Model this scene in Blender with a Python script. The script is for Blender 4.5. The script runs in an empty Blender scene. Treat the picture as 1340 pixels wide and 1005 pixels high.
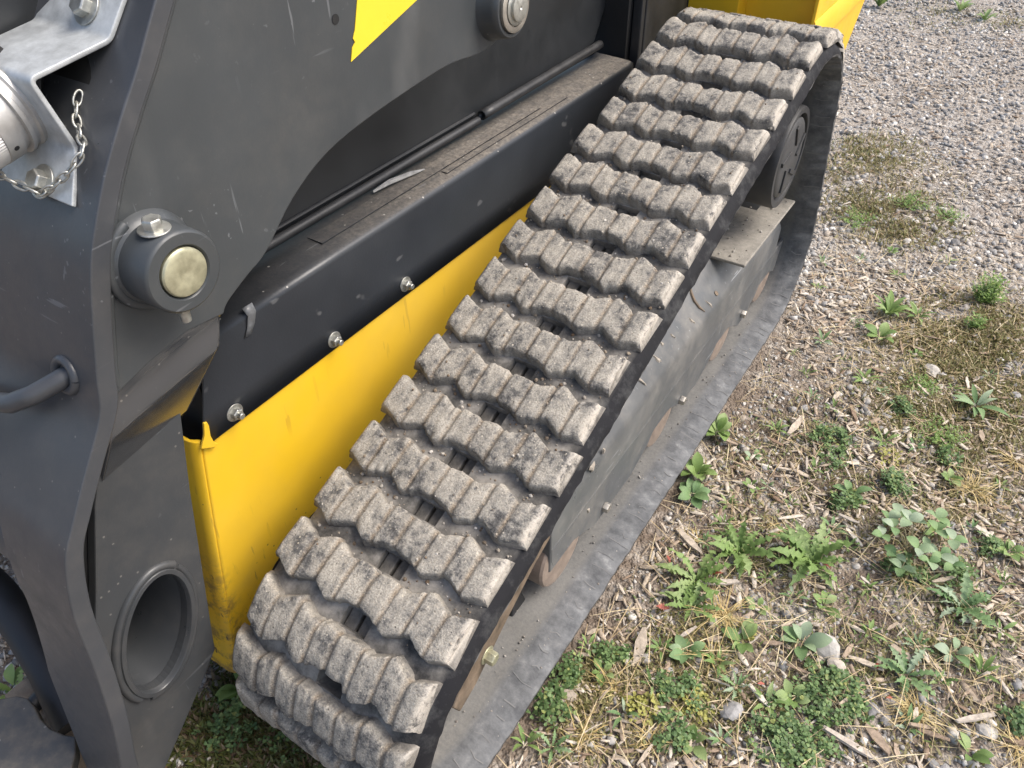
import bpy, bmesh, math, random
import numpy as np
from mathutils import Vector, Matrix, noise as mn

random.seed(7)
rng = np.random.default_rng(11)
sc = bpy.context.scene
R = math.radians

# ------------------------------------------------------------------ camera
CAM = np.array([0.634, -0.156, 1.273])
M = np.array([[0.8375692509839766, 0.5462340360669463, -0.010301827418206318],
              [0.3511129204123585, -0.5526350179075309, -0.755853328432076],
              [-0.4185659648438287, 0.629462401438209, -0.6546599256484222]])
FPX = 999.79
cam = bpy.data.cameras.new('camera')
cam.sensor_width = 36.0
cam.lens = FPX / 1340 * 36.0
cam.clip_start = 0.02
cam.clip_end = 400
camo = bpy.data.objects.new('camera', cam)
sc.collection.objects.link(camo)
camo.matrix_world = Matrix(((M[0][0], -M[1][0], -M[2][0], CAM[0]),
                            (M[0][1], -M[1][1], -M[2][1], CAM[1]),
                            (M[0][2], -M[1][2], -M[2][2], CAM[2]), (0, 0, 0, 1)))
sc.camera = camo

# ------------------------------------------------------------------ world, sun, exposure
SUN_EL, SUN_AZ = R(52), R(62)          # azimuth measured from +Y towards +X
w = bpy.data.worlds.new('World'); sc.world = w; w.use_nodes = True
nt = w.node_tree; nt.nodes.clear()
sky = nt.nodes.new('ShaderNodeTexSky'); sky.sky_type = 'NISHITA'
sky.sun_disc = False; sky.sun_elevation = SUN_EL; sky.sun_rotation = SUN_AZ
sky.dust_density = 4.0; sky.air_density = 1.0; sky.ozone_density = 1.0
bg = nt.nodes.new('ShaderNodeBackground'); bg.inputs[1].default_value = 0.135
wo = nt.nodes.new('ShaderNodeOutputWorld')
nt.links.new(sky.outputs[0], bg.inputs[0]); nt.links.new(bg.outputs[0], wo.inputs[0])
sl = bpy.data.lights.new('sun', 'SUN'); sl.energy = 1.6; sl.angle = R(30); sl.color = (1, .965, .915)
so = bpy.data.objects.new('sun', sl); sc.collection.objects.link(so)
sd = Vector((math.sin(SUN_AZ) * math.cos(SUN_EL), math.cos(SUN_AZ) * math.cos(SUN_EL), math.sin(SUN_EL)))
so.rotation_euler = sd.to_track_quat('Z', 'Y').to_euler(); so.location = (3, 3, 6)
sc.view_settings.view_transform = 'Standard'; sc.view_settings.look = 'None'
sc.view_settings.exposure = 0.90; sc.view_settings.gamma = 1.0
sc.view_settings.use_curve_mapping = False
sc.render.engine = 'CYCLES'
sc.render.resolution_x = 1024; sc.render.resolution_y = 768
sc.cycles.max_bounces = 6

# ------------------------------------------------------------------ helpers
def ray(u, v):
    return np.array([(u - 670) / FPX, (v - 502.5) / FPX, 1.0]) @ M
def atx(u, v, x): d = ray(u, v); return CAM + d * (x - CAM[0]) / d[0]
def atz(u, v, z): d = ray(u, v); return CAM + d * (z - CAM[2]) / d[2]
GZ = -0.02
def gz(x, y):
    x = np.asarray(x, float); y = np.asarray(y, float)
    h = 0.006 * np.sin(3.1 * x + 1.3 * y) + 0.005 * np.sin(-2.2 * x + 4.7 * y + 1) + 0.004 * np.sin(9.3 * x + 6.1 * y) \
        + 0.003 * np.sin(17 * x - 13 * y + 2) + 0.002 * np.sin(31 * x + 23 * y) + .002 * np.sin(-27 * x + 41 * y)
    return GZ + h
def gpt(u, v):
    p = atz(u, v, GZ); p[2] = gz(p[0], p[1]); return p

class MB:
    def __init__(s): s.v = []; s.f = []
    def add(s, vs, fs):
        o = len(s.v); s.v += [tuple(map(float, a)) for a in vs]; s.f += [tuple(i + o for i in f) for f in fs]
    def box(s, c, d, m=None):
        vs = [Vector((x * d[0] / 2, y * d[1] / 2, z * d[2] / 2)) for x in (-1, 1) for y in (-1, 1) for z in (-1, 1)]
        if m is not None: vs = [m @ a for a in vs]
        s.add([a + Vector(c) for a in vs], [(0, 1, 3, 2), (4, 6, 7, 5), (0, 4, 5, 1), (2, 3, 7, 6), (0, 2, 6, 4), (1, 5, 7, 3)])
    def prism(s, poly, x0, x1):           # poly in (y,z), extruded along x
        n = len(poly)
        s.add([(x0, a, b) for a, b in poly] + [(x1, a, b) for a, b in poly],
              [tuple(range(n)), tuple(range(2 * n - 1, n - 1, -1))] + [(i, i + n, (i + 1) % n + n, (i + 1) % n) for i in range(n)])
    def loft(s, rings, closed=True, caps=True):
        n = len(rings[0]); fs = []
        for i in range(len(rings) - 1):
            for j in range(n if closed else n - 1):
                k = (j + 1) % n
                fs.append((i * n + j, i * n + k, (i + 1) * n + k, (i + 1) * n + j))
        if caps and closed:
            fs.append(tuple(range(n - 1, -1, -1))); fs.append(tuple((len(rings) - 1) * n + j for j in range(n)))
        s.add([p for r in rings for p in r], fs)
    def lathe(s, c, ax, prof, seg=40, up=None):  # prof: (dist along axis, radius)
        ax = Vector(ax).normalized(); u = Vector(up) if up else ax.orthogonal(); u = (u - ax * u.dot(ax)).normalized(); w_ = ax.cross(u)
        rings = []
        for d, r in prof:
            rings.append([Vector(c) + ax * d + (u * math.cos(a) + w_ * math.sin(a)) * max(r, 1e-5) for a in [2 * math.pi * k / seg for k in range(seg)]])
        s.loft(rings, True, True)
    def tube(s, pts, r, seg=12, caps=True):
        pts = [Vector(p) for p in pts]; rings = []; u = None
        for i, p in enumerate(pts):
            t = (pts[min(i + 1, len(pts) - 1)] - pts[max(i - 1, 0)]).normalized()
            if u is None: u = t.orthogonal().normalized()
            u = (u - t * u.dot(t)).normalized(); w_ = t.cross(u)
            rr = r[i] if isinstance(r, (list, tuple)) else r
            rings.append([p + (u * math.cos(a) + w_ * math.sin(a)) * rr for a in [2 * math.pi * k / seg for k in range(seg)]])
        s.loft(rings, True, caps)
    def mesh(s, name, smooth=None):
        me = bpy.data.meshes.new(name); me.from_pydata(s.v, [], s.f); me.validate()
        bm = bmesh.new(); bm.from_mesh(me); bmesh.ops.recalc_face_normals(bm, faces=bm.faces)
        if smooth is not None:
            for f in bm.faces: f.smooth = True
            for e in bm.edges:
                if len(e.link_faces) == 2 and e.calc_face_angle(0) > R(smooth): e.smooth = False
        bm.to_mesh(me); bm.free(); return me

def link(name, me, mat, parent=None, bevel=0, seg=2, **props):
    o = bpy.data.objects.new(name, me); sc.collection.objects.link(o)
    if mat is not None and not me.materials: me.materials.append(mat)
    if parent is not None:
        o.parent = parent
        mw = PW.get(parent.name)
        if mw is not None: o.matrix_parent_inverse = mw.inverted()
    if bevel:
        md = o.modifiers.new('bevel', 'BEVEL'); md.width = bevel; md.segments = seg; md.limit_method = 'ANGLE'; md.angle_limit = R(38)
        md.harden_normals = True
        for p in me.polygons: p.use_smooth = True
    for k, v in props.items(): o[k] = v
    return o
PW = {}
def orient(me, d):
    d = Vector(d); t = sum(p.area * p.normal.dot(d) for p in me.polygons)
    if t < 0: me.flip_normals()
    return me
def build(mb, name, mat, parent=None, bevel=0, smooth=40, **props):
    return link(name, mb.mesh(name, smooth), mat, parent, bevel, **props)
def thing(name, loc, label, cat, group=None):
    o = bpy.data.objects.new(name, None); sc.collection.objects.link(o); o.location = loc; o.empty_display_size = .05
    PW[o.name] = Matrix.Translation(Vector(loc)); o['label'] = label; o['category'] = cat
    if group: o['group'] = group
    return o
def tag(o, label, cat, group=None):
    o['label'] = label; o['category'] = cat
    if group: o['group'] = group
    return o

# ------------------------------------------------------------------ materials
class N:
    def __init__(s, name):
        s.m = bpy.data.materials.new(name); s.m.use_nodes = True; s.t = s.m.node_tree; s.b = s.t.nodes['Principled BSDF']
        s.co = s.t.nodes.new('ShaderNodeTexCoord')
    def n(s, typ, **kw):
        x = s.t.nodes.new(typ)
        for k, v in kw.items(): setattr(x, k, v)
        return x
    def l(s, a, b): s.t.links.new(a, b)
    def noise(s, scale, detail=4, rough=.6, vec=None, out='Fac'):
        x = s.n('ShaderNodeTexNoise'); x.inputs['Scale'].default_value = scale; x.inputs['Detail'].default_value = detail; x.inputs['Roughness'].default_value = rough
        s.l(vec if vec else s.co.outputs['Object'], x.inputs['Vector']); return x.outputs[out]
    def mapped(s, scale, rot=(0, 0, 0)):
        x = s.n('ShaderNodeMapping'); x.inputs['Scale'].default_value = scale; x.inputs['Rotation'].default_value = rot
        s.l(s.co.outputs['Object'], x.inputs['Vector']); return x.outputs[0]
    def voro(s, scale, vec=None, out='Distance', feature='F1'):
        x = s.n('ShaderNodeTexVoronoi'); x.feature = feature; x.inputs['Scale'].default_value = scale
        s.l(vec if vec else s.co.outputs['Object'], x.inputs['Vector']); return x.outputs[out]
    def ramp(s, f, stops, interp='LINEAR'):
        x = s.n('ShaderNodeValToRGB'); e = x.color_ramp.elements; x.color_ramp.interpolation = interp
        while len(e) < len(stops): e.new(.5)
        for i, (p, c) in enumerate(stops):
            e[i].position = p; e[i].color = (c, c, c, 1) if isinstance(c, (int, float)) else (*c, 1)
        s.l(f, x.inputs[0]); return x.outputs[0]
    def mix(s, f, a, b, blend='MIX'):
        x = s.n('ShaderNodeMix'); x.data_type = 'RGBA'; x.blend_type = blend
        for sock, val in ((x.inputs[0], f), (x.inputs[6], a), (x.inputs[7], b)):
            if isinstance(val, bpy.types.NodeSocket): s.l(val, sock)
            elif isinstance(val, (int, float)): sock.default_value = val if sock == x.inputs[0] else (val, val, val, 1)
            else: sock.default_value = (*val, 1)
        return x.outputs[2]
    def math(s, op, a, b=0.0):
        x = s.n('ShaderNodeMath'); x.operation = op
        for sock, val in ((x.inputs[0], a), (x.inputs[1], b)):
            if isinstance(val, bpy.types.NodeSocket): s.l(val, sock)
            else: sock.default_value = val
        return x.outputs[0]
    def attr(s, name, out='Fac'):
        x = s.n('ShaderNodeAttribute'); x.attribute_name = name; return x.outputs[out]
    def bump(s, h, strength=.3, dist=.002):
        x = s.n('ShaderNodeBump'); x.inputs['Strength'].default_value = strength; x.inputs['Distance'].default_value = dist
        s.l(h, x.inputs['Height']); s.l(x.outputs[0], s.b.inputs['Normal'])
    def set(s, **kw):
        for k, v in kw.items():
            sock = s.b.inputs[k.replace('_', ' ')]
            if isinstance(v, bpy.types.NodeSocket): s.l(v, sock)
            elif isinstance(v, tuple): sock.default_value = (*v, 1)
            else: sock.default_value = v
        return s.m
    def normz(s):
        g = s.n('ShaderNodeNewGeometry'); x = s.n('ShaderNodeSeparateXYZ'); s.l(g.outputs['Normal'], x.inputs[0]); return x.outputs[2]

def paint(name, col, rough=.38, specks=.5, scratch=.5, dust=.25, dustcol=(.25, .22, .18), grain=.12, speckscale=90):
    n = N(name)
    big = n.noise(5, 3, .6); c = n.mix(n.ramp(big, [(.3, 0), (.75, 1)]), col, tuple(min(1, k * 1.25 + .003) for k in col))
    fine = n.noise(60, 5, .7)
    d = n.math('MULTIPLY', n.ramp(n.noise(9, 6, .7), [(.45, 0), (.75, 1)]), dust)
    d = n.math('MULTIPLY', d, n.ramp(fine, [(.3, .3), (.7, 1)]))
    c = n.mix(d, c, dustcol)
    if specks:
        v = n.voro(speckscale); pv = n.voro(speckscale, out='Color')
        sep = n.n('ShaderNodeSeparateColor'); n.l(pv, sep.inputs[0])
        sm = n.math('MULTIPLY', n.math('LESS_THAN', v, .13), n.math('LESS_THAN', sep.outputs[0], specks * .3))
        c = n.mix(n.math('MULTIPLY', sm, .4), c, (.30, .28, .25))
    if scratch:
        tot = None
        for k, (sx, rot) in enumerate([((3, 40, 40), (.5, .3, .2)), ((40, 2.5, 40), (.6, .2, 1.1)), ((45, 40, 3), (.2, .5, .4))]):
            vv = n.noise(3.2, 2, .5, n.mapped(sx, rot)); s1 = n.ramp(vv, [(.708, 0), (.73, 1)])
            tot = s1 if tot is None else n.math('MAXIMUM', tot, s1)
        tot = n.math('MULTIPLY', tot, n.ramp(n.noise(4, 2, .5), [(.5, 0), (.65, scratch)]))
        c = n.mix(tot, c, (.28, .29, .30))
    if scratch:
        sm_ = n.noise(1.5, 3, .55, n.mapped((3, 4.5, 1.2), (.75, .1, 0)))
        c = n.mix(n.ramp(sm_, [(.56, 0), (.70, .17)]), c, (.30, .30, .29))
    rg = n.ramp(n.noise(22, 5, .7), [(.3, rough - .07), (.7, rough + .1)])
    rg = n.math('ADD', rg, n.math('MULTIPLY', d, .5))
    n.bump(n.noise(350, 2, .5), grain, .0006)
    return n.set(Base_Color=c, Roughness=rg)

ARM = paint('arm_grey_paint', (.045, .050, .053), .38, .12, .4, .12)
ARMF = paint('arm_front_paint', (.046, .049, .054), .34, .45, .4, .18, speckscale=120)
ARML = paint('arm_lower_paint', (.042, .045, .048), .33, .14, .4, .2)
BLACK = paint('black_panel_paint', (.022, .023, .025), .40, .7, .25, .12, speckscale=70)
YEL = paint('yellow_paint', (.72, .44, .016), .40, 0, 0, .10, (.35, .25, .08))
YELD = YEL

def m_yellow_scuffed():
    n = N('yellow_scuffed_paint')
    c = n.mix(n.ramp(n.noise(6, 3), [(.3, 0), (.75, 1)]), (.76, .475, .018), (.69, .42, .020))
    # black rub marks near the front lower edge and a few thin ones elsewhere
    vv = n.noise(3.0, 3, .55, n.mapped((30, 60, 5), (.25, 0, 0)))
    s1 = n.ramp(vv, [(.66, 0), (.69, 1)])
    sep = n.n('ShaderNodeSeparateXYZ'); n.l(n.co.outputs['Object'], sep.inputs[0])
    low = n.ramp(sep.outputs[2], [(.22, 1), (.42, 0)])
    fr = n.ramp(sep.outputs[1], [(.16, 1), (.34, 0)])
    c = n.mix(n.math('MULTIPLY', n.math('MULTIPLY', s1, low), fr), c, (.06, .045, .03))
    v = n.voro(55); pv = n.voro(55, out='Color'); s2 = n.n('ShaderNodeSeparateColor'); n.l(pv, s2.inputs[0])
    c = n.mix(n.math('MULTIPLY', n.math('MULTIPLY', n.math('LESS_THAN', v, .1), n.math('LESS_THAN', s2.outputs[0], .22)), .8), c, (.12, .08, .02))
    ln = n.noise(2.2, 2, .5, n.mapped((30, 26, 3.2), (.9, .2, 0))); c = n.mix(n.math('MULTIPLY', n.ramp(ln, [(.675, 0), (.69, .55)]), n.ramp(n.noise(5, 2), [(.45, 0), (.6, 1)])), c, (.42, .24, .02))
    fade = n.ramp(n.noise(2.5, 4, .6), [(.4, 0), (.7, .22)]); c = n.mix(fade, c, (.78, .54, .12))
    edge = n.math('MULTIPLY', n.ramp(sep.outputs[1], [(.155, 1), (.185, 0)]), n.ramp(n.noise(30, 5, .75), [(.46, 0), (.6, .8)]))
    edge = n.math('MULTIPLY', edge, n.ramp(sep.outputs[2], [(.28, 1), (.4, 0)]))
    c = n.mix(edge, c, (.14, .095, .05))
    dust = n.math('MULTIPLY', n.ramp(n.noise(14, 6, .7), [(.45, 0), (.8, 1)]), n.ramp(sep.outputs[2], [(.1, .5), (.35, .08)]))
    c = n.mix(dust, c, (.30, .22, .11))
    n.bump(n.noise(300, 2), .06, .0006)
    return n.set(Base_Color=c, Roughness=n.ramp(n.noise(15, 5), [(.3, .33), (.7, .5)]))
YELS = m_yellow_scuffed()

def m_tread():
    n = N('dusty_tread_rubber')
    g = n.co.outputs['Object']
    a = n.noise(21, 6, .70, g); b = n.noise(75, 5, .75, g); f = n.noise(420, 3, .7, g)
    mixv = n.math('ADD', n.math('MULTIPLY', a, .62), n.math('MULTIPLY', b, .38))
    c = n.ramp(mixv, [(.37, (.075, .072, .069)), (.435, (.16, .152, .14)), (.48, (.31, .287, .247)), (.57, (.43, .392, .328)), (.7, (.54, .492, .415))])
    fg = n.ramp(f, [(.3, (.55, .55, .55)), (.7, (1.2, 1.2, 1.2))])
    c = n.mix(1.0, c, fg, 'MULTIPLY')
    v = n.voro(260, g); pv = n.voro(260, g, 'Color'); s2 = n.n('ShaderNodeSeparateColor'); n.l(pv, s2.inputs[0])
    grit = n.math('MULTIPLY', n.math('LESS_THAN', v, .33), n.math('LESS_THAN', s2.outputs[0], .22))
    c = n.mix(n.math('MULTIPLY', grit, .8), c, n.mix(s2.outputs[1], (.62, .55, .44), (.05, .045, .04)))
    dirt = n.attr('dirt'); dn = n.math('MULTIPLY', dirt, n.ramp(b, [(.36, .15), (.58, .95)]))
    c = n.mix(dn, c, n.mix(n.ramp(f, [(.35, 0), (.65, 1)]), (.10, .070, .045), (.34, .27, .19)))
    low = n.attr('low')
    lowc = n.ramp(n.noise(24, 5, .7, g), [(.34, (.06, .055, .05)), (.47, (.18, .165, .145)), (.64, (.33, .305, .265))])
    c = n.mix(low, c, lowc)
    torn = n.attr('torn')
    c = n.mix(n.math('MULTIPLY', torn, n.ramp(b, [(.36, 0), (.5, .9)])), c, (.55, .50, .43))
    h = n.math('ADD', n.math('MULTIPLY', b, 1.0), n.math('MULTIPLY', f, .5))
    n.bump(h, .75, .0035)
    return n.set(Base_Color=c, Roughness=.9, Specular_IOR_Level=.25)
TREAD = m_tread()

def m_belt():
    n = N('belt_rubber')
    g = n.co.outputs['Object']
    sep = n.n('ShaderNodeSeparateXYZ'); n.l(g, sep.inputs[0])
    a = n.noise(20, 6, .7, g); f = n.noise(150, 4, .7, g)
    outer = n.ramp(a, [(.33, (.04, .039, .038)), (.46, (.13, .122, .11)), (.62, (.29, .27, .24))])
    inner = n.ramp(n.noise(9, 5, .7, g), [(.3, (.12, .12, .115)), (.7, (.20, .197, .185))])
    inner = n.mix(n.ramp(f, [(.35, .0), (.7, .35)]), inner, (.32, .30, .27))
    c = n.mix(n.attr('inner'), outer, inner)
    edge = n.ramp(n.noise(30, 5, .7, g), [(.5, (.012, .012, .014)), (.66, (.045, .045, .045)), (.8, (.14, .13, .12))])
    c = n.mix(n.attr('shoulder'), c, edge)
    bandc = n.ramp(n.noise(34, 5, .7, g), [(.35, (.085, .088, .092)), (.6, (.16, .163, .165)), (.75, (.26, .26, .255))])
    c = n.mix(n.attr('band'), c, bandc)
    cr = n.attr('crack')
    h = n.math('SUBTRACT', n.math('MULTIPLY', f, .5), n.math('MULTIPLY', cr, 1.0))
    n.bump(h, .5, .002)
    return n.set(Base_Color=c, Roughness=.82, Specular_IOR_Level=.3)
BELT = m_belt()

def m_simple(name, col, rough=.5, metal=0, var=.25, scale=30, bump=.2, dust=0, dustcol=(.35, .32, .27)):
    n = N(name); f = n.noise(scale, 5, .7)
    c = n.mix(n.ramp(f, [(.3, 0), (.7, 1)]), tuple(k * (1 - var) for k in col), tuple(min(1, k * (1 + var)) for k in col))
    if dust:
        up = n.ramp(n.normz(), [(.3, 0), (.8, 1)])
        d = n.math('MULTIPLY', n.math('ADD', n.math('MULTIPLY', up, .8), .2), n.ramp(n.noise(18, 6, .75), [(.35, 0), (.65, dust)]))
        c = n.mix(d, c, dustcol)
    n.bump(n.noise(scale * 6, 3, .7), bump, .001)
    return n.set(Base_Color=c, Roughness=n.ramp(f, [(.3, max(.05, rough - .1)), (.7, min(1, rough + .1))]), Metallic=metal)
ZINC = m_simple('zinc_plated_steel', (.50, .50, .46), .42, .85, .3, 90, .2, .25, (.2, .17, .13))
GALV = m_simple('galvanised_steel', (.47, .49, .49), .5, .35, .22, 45, .15)
ALU = m_simple('cast_aluminium', (.50, .49, .47), .5, .7, .12, 50, .15)
PIN = m_simple('yellow_zinc_pin', (.50, .48, .33), .45, .7, .25, 60, .2)
RUBBER = m_simple('black_rubber', (.018, .018, .019), .55, 0, .3, 20, .15)
SEAL = m_simple('rubber_seal', (.020, .021, .023), .45, 0, .3, 25, .1, .15, (.16, .15, .13))
FRAME = paint('track_frame_paint', (.085, .089, .092), .34, .6, 2.2, .95, (.25, .235, .21))
HUB = m_simple('drive_hub_paint', (.038, .039, .041), .5, 0, .3, 18, .2, .08, (.2, .18, .15))
RUST = m_simple('rusty_steel', (.17, .125, .085), .8, .2, .5, 35, .5, .4)
ROLL = m_simple('worn_roller', (.31, .245, .20), .6, .3, .25, 40, .3)
DUSTP = m_simple('dusty_plate', (.27, .25, .215), .95, 0, .25, 60, .9)
LINKM = m_simple('sprocket_link_steel', (.12, .11, .095), .6, .1, .55, 45, .4)
DECAL = m_simple('yellow_decal', (.80, .60, .035), .35, 0, .03, 30, .02)
GLASS = m_simple('dark_side_cover', (.022, .024, .026), .42, 0, .12, 8, .03)
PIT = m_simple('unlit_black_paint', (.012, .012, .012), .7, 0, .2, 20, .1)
STEELW = m_simple('worn_bright_steel', (.45, .42, .37), .45, .8, .25, 40, .2)
QAP = paint('coupler_plate_paint', (.050, .050, .050), .55, .9, 1.2, .85, (.26, .215, .16), speckscale=60)

def m_ledge():
    n = N('dusty_black_ledge')
    up = n.ramp(n.normz(), [(.75, 0), (.95, 1)])
    sep = n.n('ShaderNodeSeparateXYZ'); n.l(n.co.outputs['Object'], sep.inputs[0])
    far = n.ramp(sep.outputs[1], [(.45, .14), (.8, 1.0)])
    far = n.math('MULTIPLY', far, n.ramp(sep.outputs[0], [(-.0, 1), (1, 1)]))
    f = n.noise(55, 6, .8)
    d = n.math('MULTIPLY', n.math('MULTIPLY', up, far), n.ramp(f, [(.3, .35), (.6, 1)]))
    v = n.voro(80); pv = n.voro(80, out='Color'); s2 = n.n('ShaderNodeSeparateColor'); n.l(pv, s2.inputs[0])
    sp = n.math('MULTIPLY', n.math('LESS_THAN', v, .14), n.math('LESS_THAN', s2.outputs[0], .16))
    c = n.mix(n.ramp(n.noise(7, 3), [(.3, 0), (.7, 1)]), (.021, .024, .029), (.030, .034, .040))
    c = n.mix(d, c, n.mix(n.ramp(n.noise(160, 4, .8), [(.35, 0), (.65, 1)]), (.09, .078, .065), (.25, .22, .18)))
    c = n.mix(n.math('MULTIPLY', sp, .7), c, (.42, .40, .36))
    vv = n.noise(3.0, 2, .5, n.mapped((40, 6, 9), (.5, 0, 0))); s1 = n.math('MULTIPLY', n.ramp(vv, [(.70, 0), (.73, 1)]), .35)
    c = n.mix(s1, c, (.2, .2, .2))
    n.bump(n.math('ADD', n.noise(320, 3, .6), n.math('MULTIPLY', n.math('MULTIPLY', f, d), 3)), .18, .001)
    return n.set(Base_Color=c, Roughness=n.math('ADD', n.math('MULTIPLY', d, .5), .38))
LEDGE = m_ledge()

# ground-cover materials -------------------------------------------------
def m_island(name, stops, rough=.85, bump=.3, scale=120, objrand=False, coat=None):
    n = N(name); g = n.n('ShaderNodeNewGeometry')
    if objrand:
        oi = n.n('ShaderNodeObjectInfo'); r = oi.outputs['Random']
    else: r = g.outputs['Random Per Island']
    c = n.ramp(r, stops)
    f = n.noise(scale, 4, .7)
    c = n.mix(1.0, c, n.ramp(f, [(.3, .68), (.7, 1.22)]), 'MULTIPLY')
    n.bump(f, bump, .002)
    return n.set(Base_Color=c, Roughness=rough, Specular_IOR_Level=.3)
STONE_S = [(0, (.17, .16, .15)), (.2, (.30, .29, .275)), (.4, (.38, .365, .345)), (.6, (.48, .445, .39)), (.75, (.36, .30, .235)), (.9, (.60, .56, .50)), (1, (.72, .69, .63))]
STONE = m_island('gravel_stone', STONE_S, .85, .3, 150)
STONE1 = m_island('single_stone', STONE_S, .85, .3, 150, True)
CHIP_S = [(0, (.25, .175, .12)), (.2, (.36, .275, .20)), (.45, (.47, .385, .29)), (.7, (.57, .49, .39)), (.9, (.66, .59, .49)), (1, (.42, .36, .30))]
def m_chip(name, objrand):
    n = N(name); g = n.n('ShaderNodeNewGeometry')
    r = n.n('ShaderNodeObjectInfo').outputs['Random'] if objrand else g.outputs['Random Per Island']
    c = n.ramp(r, CHIP_S)
    f = n.noise(160, 4, .75); c = n.mix(1.0, c, n.ramp(f, [(.3, .6), (.7, 1.2)]), 'MULTIPLY')
    n.bump(f, .5, .002); return n.set(Base_Color=c, Roughness=.9, Specular_IOR_Level=.2)
CHIP = m_chip('wood_chip', False); CHIP1 = m_chip('single_wood_chip', True)
STRAW = m_island('dry_straw', [(0, (.42, .31, .17)), (.5, (.55, .43, .25)), (1, (.66, .56, .36))], .8, .1)
TUFT = m_island('golden_dry_grass', [(0, (.38, .27, .10)), (.5, (.52, .39, .17)), (.85, (.60, .49, .25)), (1, (.30, .30, .09))], .7, .1)
def m_leaf(name, stops, objrand=False, rough=.5):
    n = N(name); g = n.n('ShaderNodeNewGeometry')
    r = n.n('ShaderNodeObjectInfo').outputs['Random'] if objrand else g.outputs['Random Per Island']
    c = n.ramp(r, stops); f = n.noise(90, 3, .6); c = n.mix(1.0, c, n.ramp(f, [(.3, .75), (.7, 1.2)]), 'MULTIPLY')
    n.bump(f, .25, .002)
    n.set(Base_Color=c, Roughness=rough, Specular_IOR_Level=.35)
    n.b.inputs['Subsurface Weight'].default_value = .0
    tr = n.n('ShaderNodeBsdfTranslucent'); n.l(c, tr.inputs[0])
    ms = n.n('ShaderNodeMixShader'); ms.inputs[0].default_value = .25
    out = n.t.nodes['Material Output']; n.l(n.b.outputs[0], ms.inputs[1]); n.l(tr.outputs[0], ms.inputs[2]); n.l(ms.outputs[0], out.inputs[0])
    return n.m
CLOVER = m_leaf('clover_leaf', [(0, (.08, .14, .05)), (.5, (.15, .235, .085)), (.85, (.22, .32, .12)), (1, (.33, .35, .11))])
WEED = m_leaf('weed_leaf', [(0, (.16, .25, .075)), (.5, (.23, .34, .10)), (1, (.32, .41, .17))], True)
PALE = m_leaf('pale_leaf', [(0, (.16, .27, .11)), (.5, (.24, .36, .15)), (1, (.38, .46, .32))], True)
MOSS = m_leaf('mossy_growth', [(0, (.15, .14, .05)), (.3, (.24, .215, .085)), (.55, (.28, .29, .11)), (.75, (.38, .29, .16)), (1, (.46, .37, .24))])
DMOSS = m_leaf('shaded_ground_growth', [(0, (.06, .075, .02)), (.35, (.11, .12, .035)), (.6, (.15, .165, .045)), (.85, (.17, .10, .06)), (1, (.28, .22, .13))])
REDL = m_leaf('red_leaf', [(0, (.42, .09, .06)), (1, (.55, .17, .12))], True)
YLEAF = m_leaf('yellow_green_sprig', [(0, (.30, .30, .07)), (1, (.45, .42, .12))])

def m_ground():
    n = N('gravelly_soil')
    g = n.co.outputs['Object']
    soil = n.ramp(n.noise(14, 6, .75, g), [(.3, (.12, .09, .066)), (.5, (.22, .175, .135)), (.7, (.34, .285, .225))])
    v = n.voro(75, g, 'Color'); s2 = n.n('ShaderNodeSeparateColor'); n.l(v, s2.inputs[0])
    st = n.ramp(s2.outputs[0], [(0, (.17, .145, .12)), (.4, (.37, .33, .285)), (.8, (.48, .44, .38)), (1, (.62, .575, .51))])
    sep = n.n('ShaderNodeSeparateXYZ'); n.l(g, sep.inputs[0])
    far = n.ramp(n.math('MULTIPLY', n.math('ADD', sep.outputs[1], n.math('MULTIPLY', n.noise(2.0, 3, .6, g), .8)), .25), [(.42, 0), (.62, 1)])
    mask = n.math('MAXIMUM', n.math('MULTIPLY', far, .8), n.ramp(n.noise(7, 4, .6, g), [(.5, 0), (.62, .75)]))
    c = n.mix(mask, soil, st)
    c = n.mix(n.math('MULTIPLY', n.ramp(n.noise(1.3, 4, .65, n.mapped((1.6, .7, 1), (0, 0, .5))), [(.48, 0), (.62, .45)]), far), c, (.42, .36, .29))
    d = n.voro(75, g); d2 = n.voro(190, g)
    n.bump(n.math('ADD', n.math('MULTIPLY', d, -1.0), n.math('MULTIPLY', d2, -.6)), .8, .01)
    return n.set(Base_Color=c, Roughness=.95, Specular_IOR_Level=.2)
GROUND = m_ground()

# ================================================================== GROUND
def axis(lo, hi, step, far):
    a = list(np.arange(lo, hi + 1e-6, step)); s = step
    x = hi
    while x < far: s *= 1.45; x += s; a.append(x)
    x = lo; s = step
    while x > -far: s *= 1.45; x -= s; a.insert(0, x)
    return np.array(a)
gx = axis(-1.2, 2.6, .03, 70); gy = axis(-.7, 4.5, .03, 70)
X, Y = np.meshgrid(gx, gy); Z = gz(X, Y)
nx, ny = len(gx), len(gy)
me = bpy.data.meshes.new('ground')
I = np.arange(nx * ny).reshape(ny, nx)
F = np.stack([I[:-1, :-1], I[:-1, 1:], I[1:, 1:], I[1:, :-1]], -1).reshape(-1, 4)
me.from_pydata(np.stack([X, Y, Z], -1).reshape(-1, 3).tolist(), [], F.tolist())
for p in me.polygons: p.use_smooth = True
link('ground', me, GROUND, kind='structure')

# ================================================================== THE LOADER
LD = thing('track_loader', (.1, .9, GZ), 'grey and yellow compact track loader with a dusty rubber track and loader arm', 'track loader')

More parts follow.
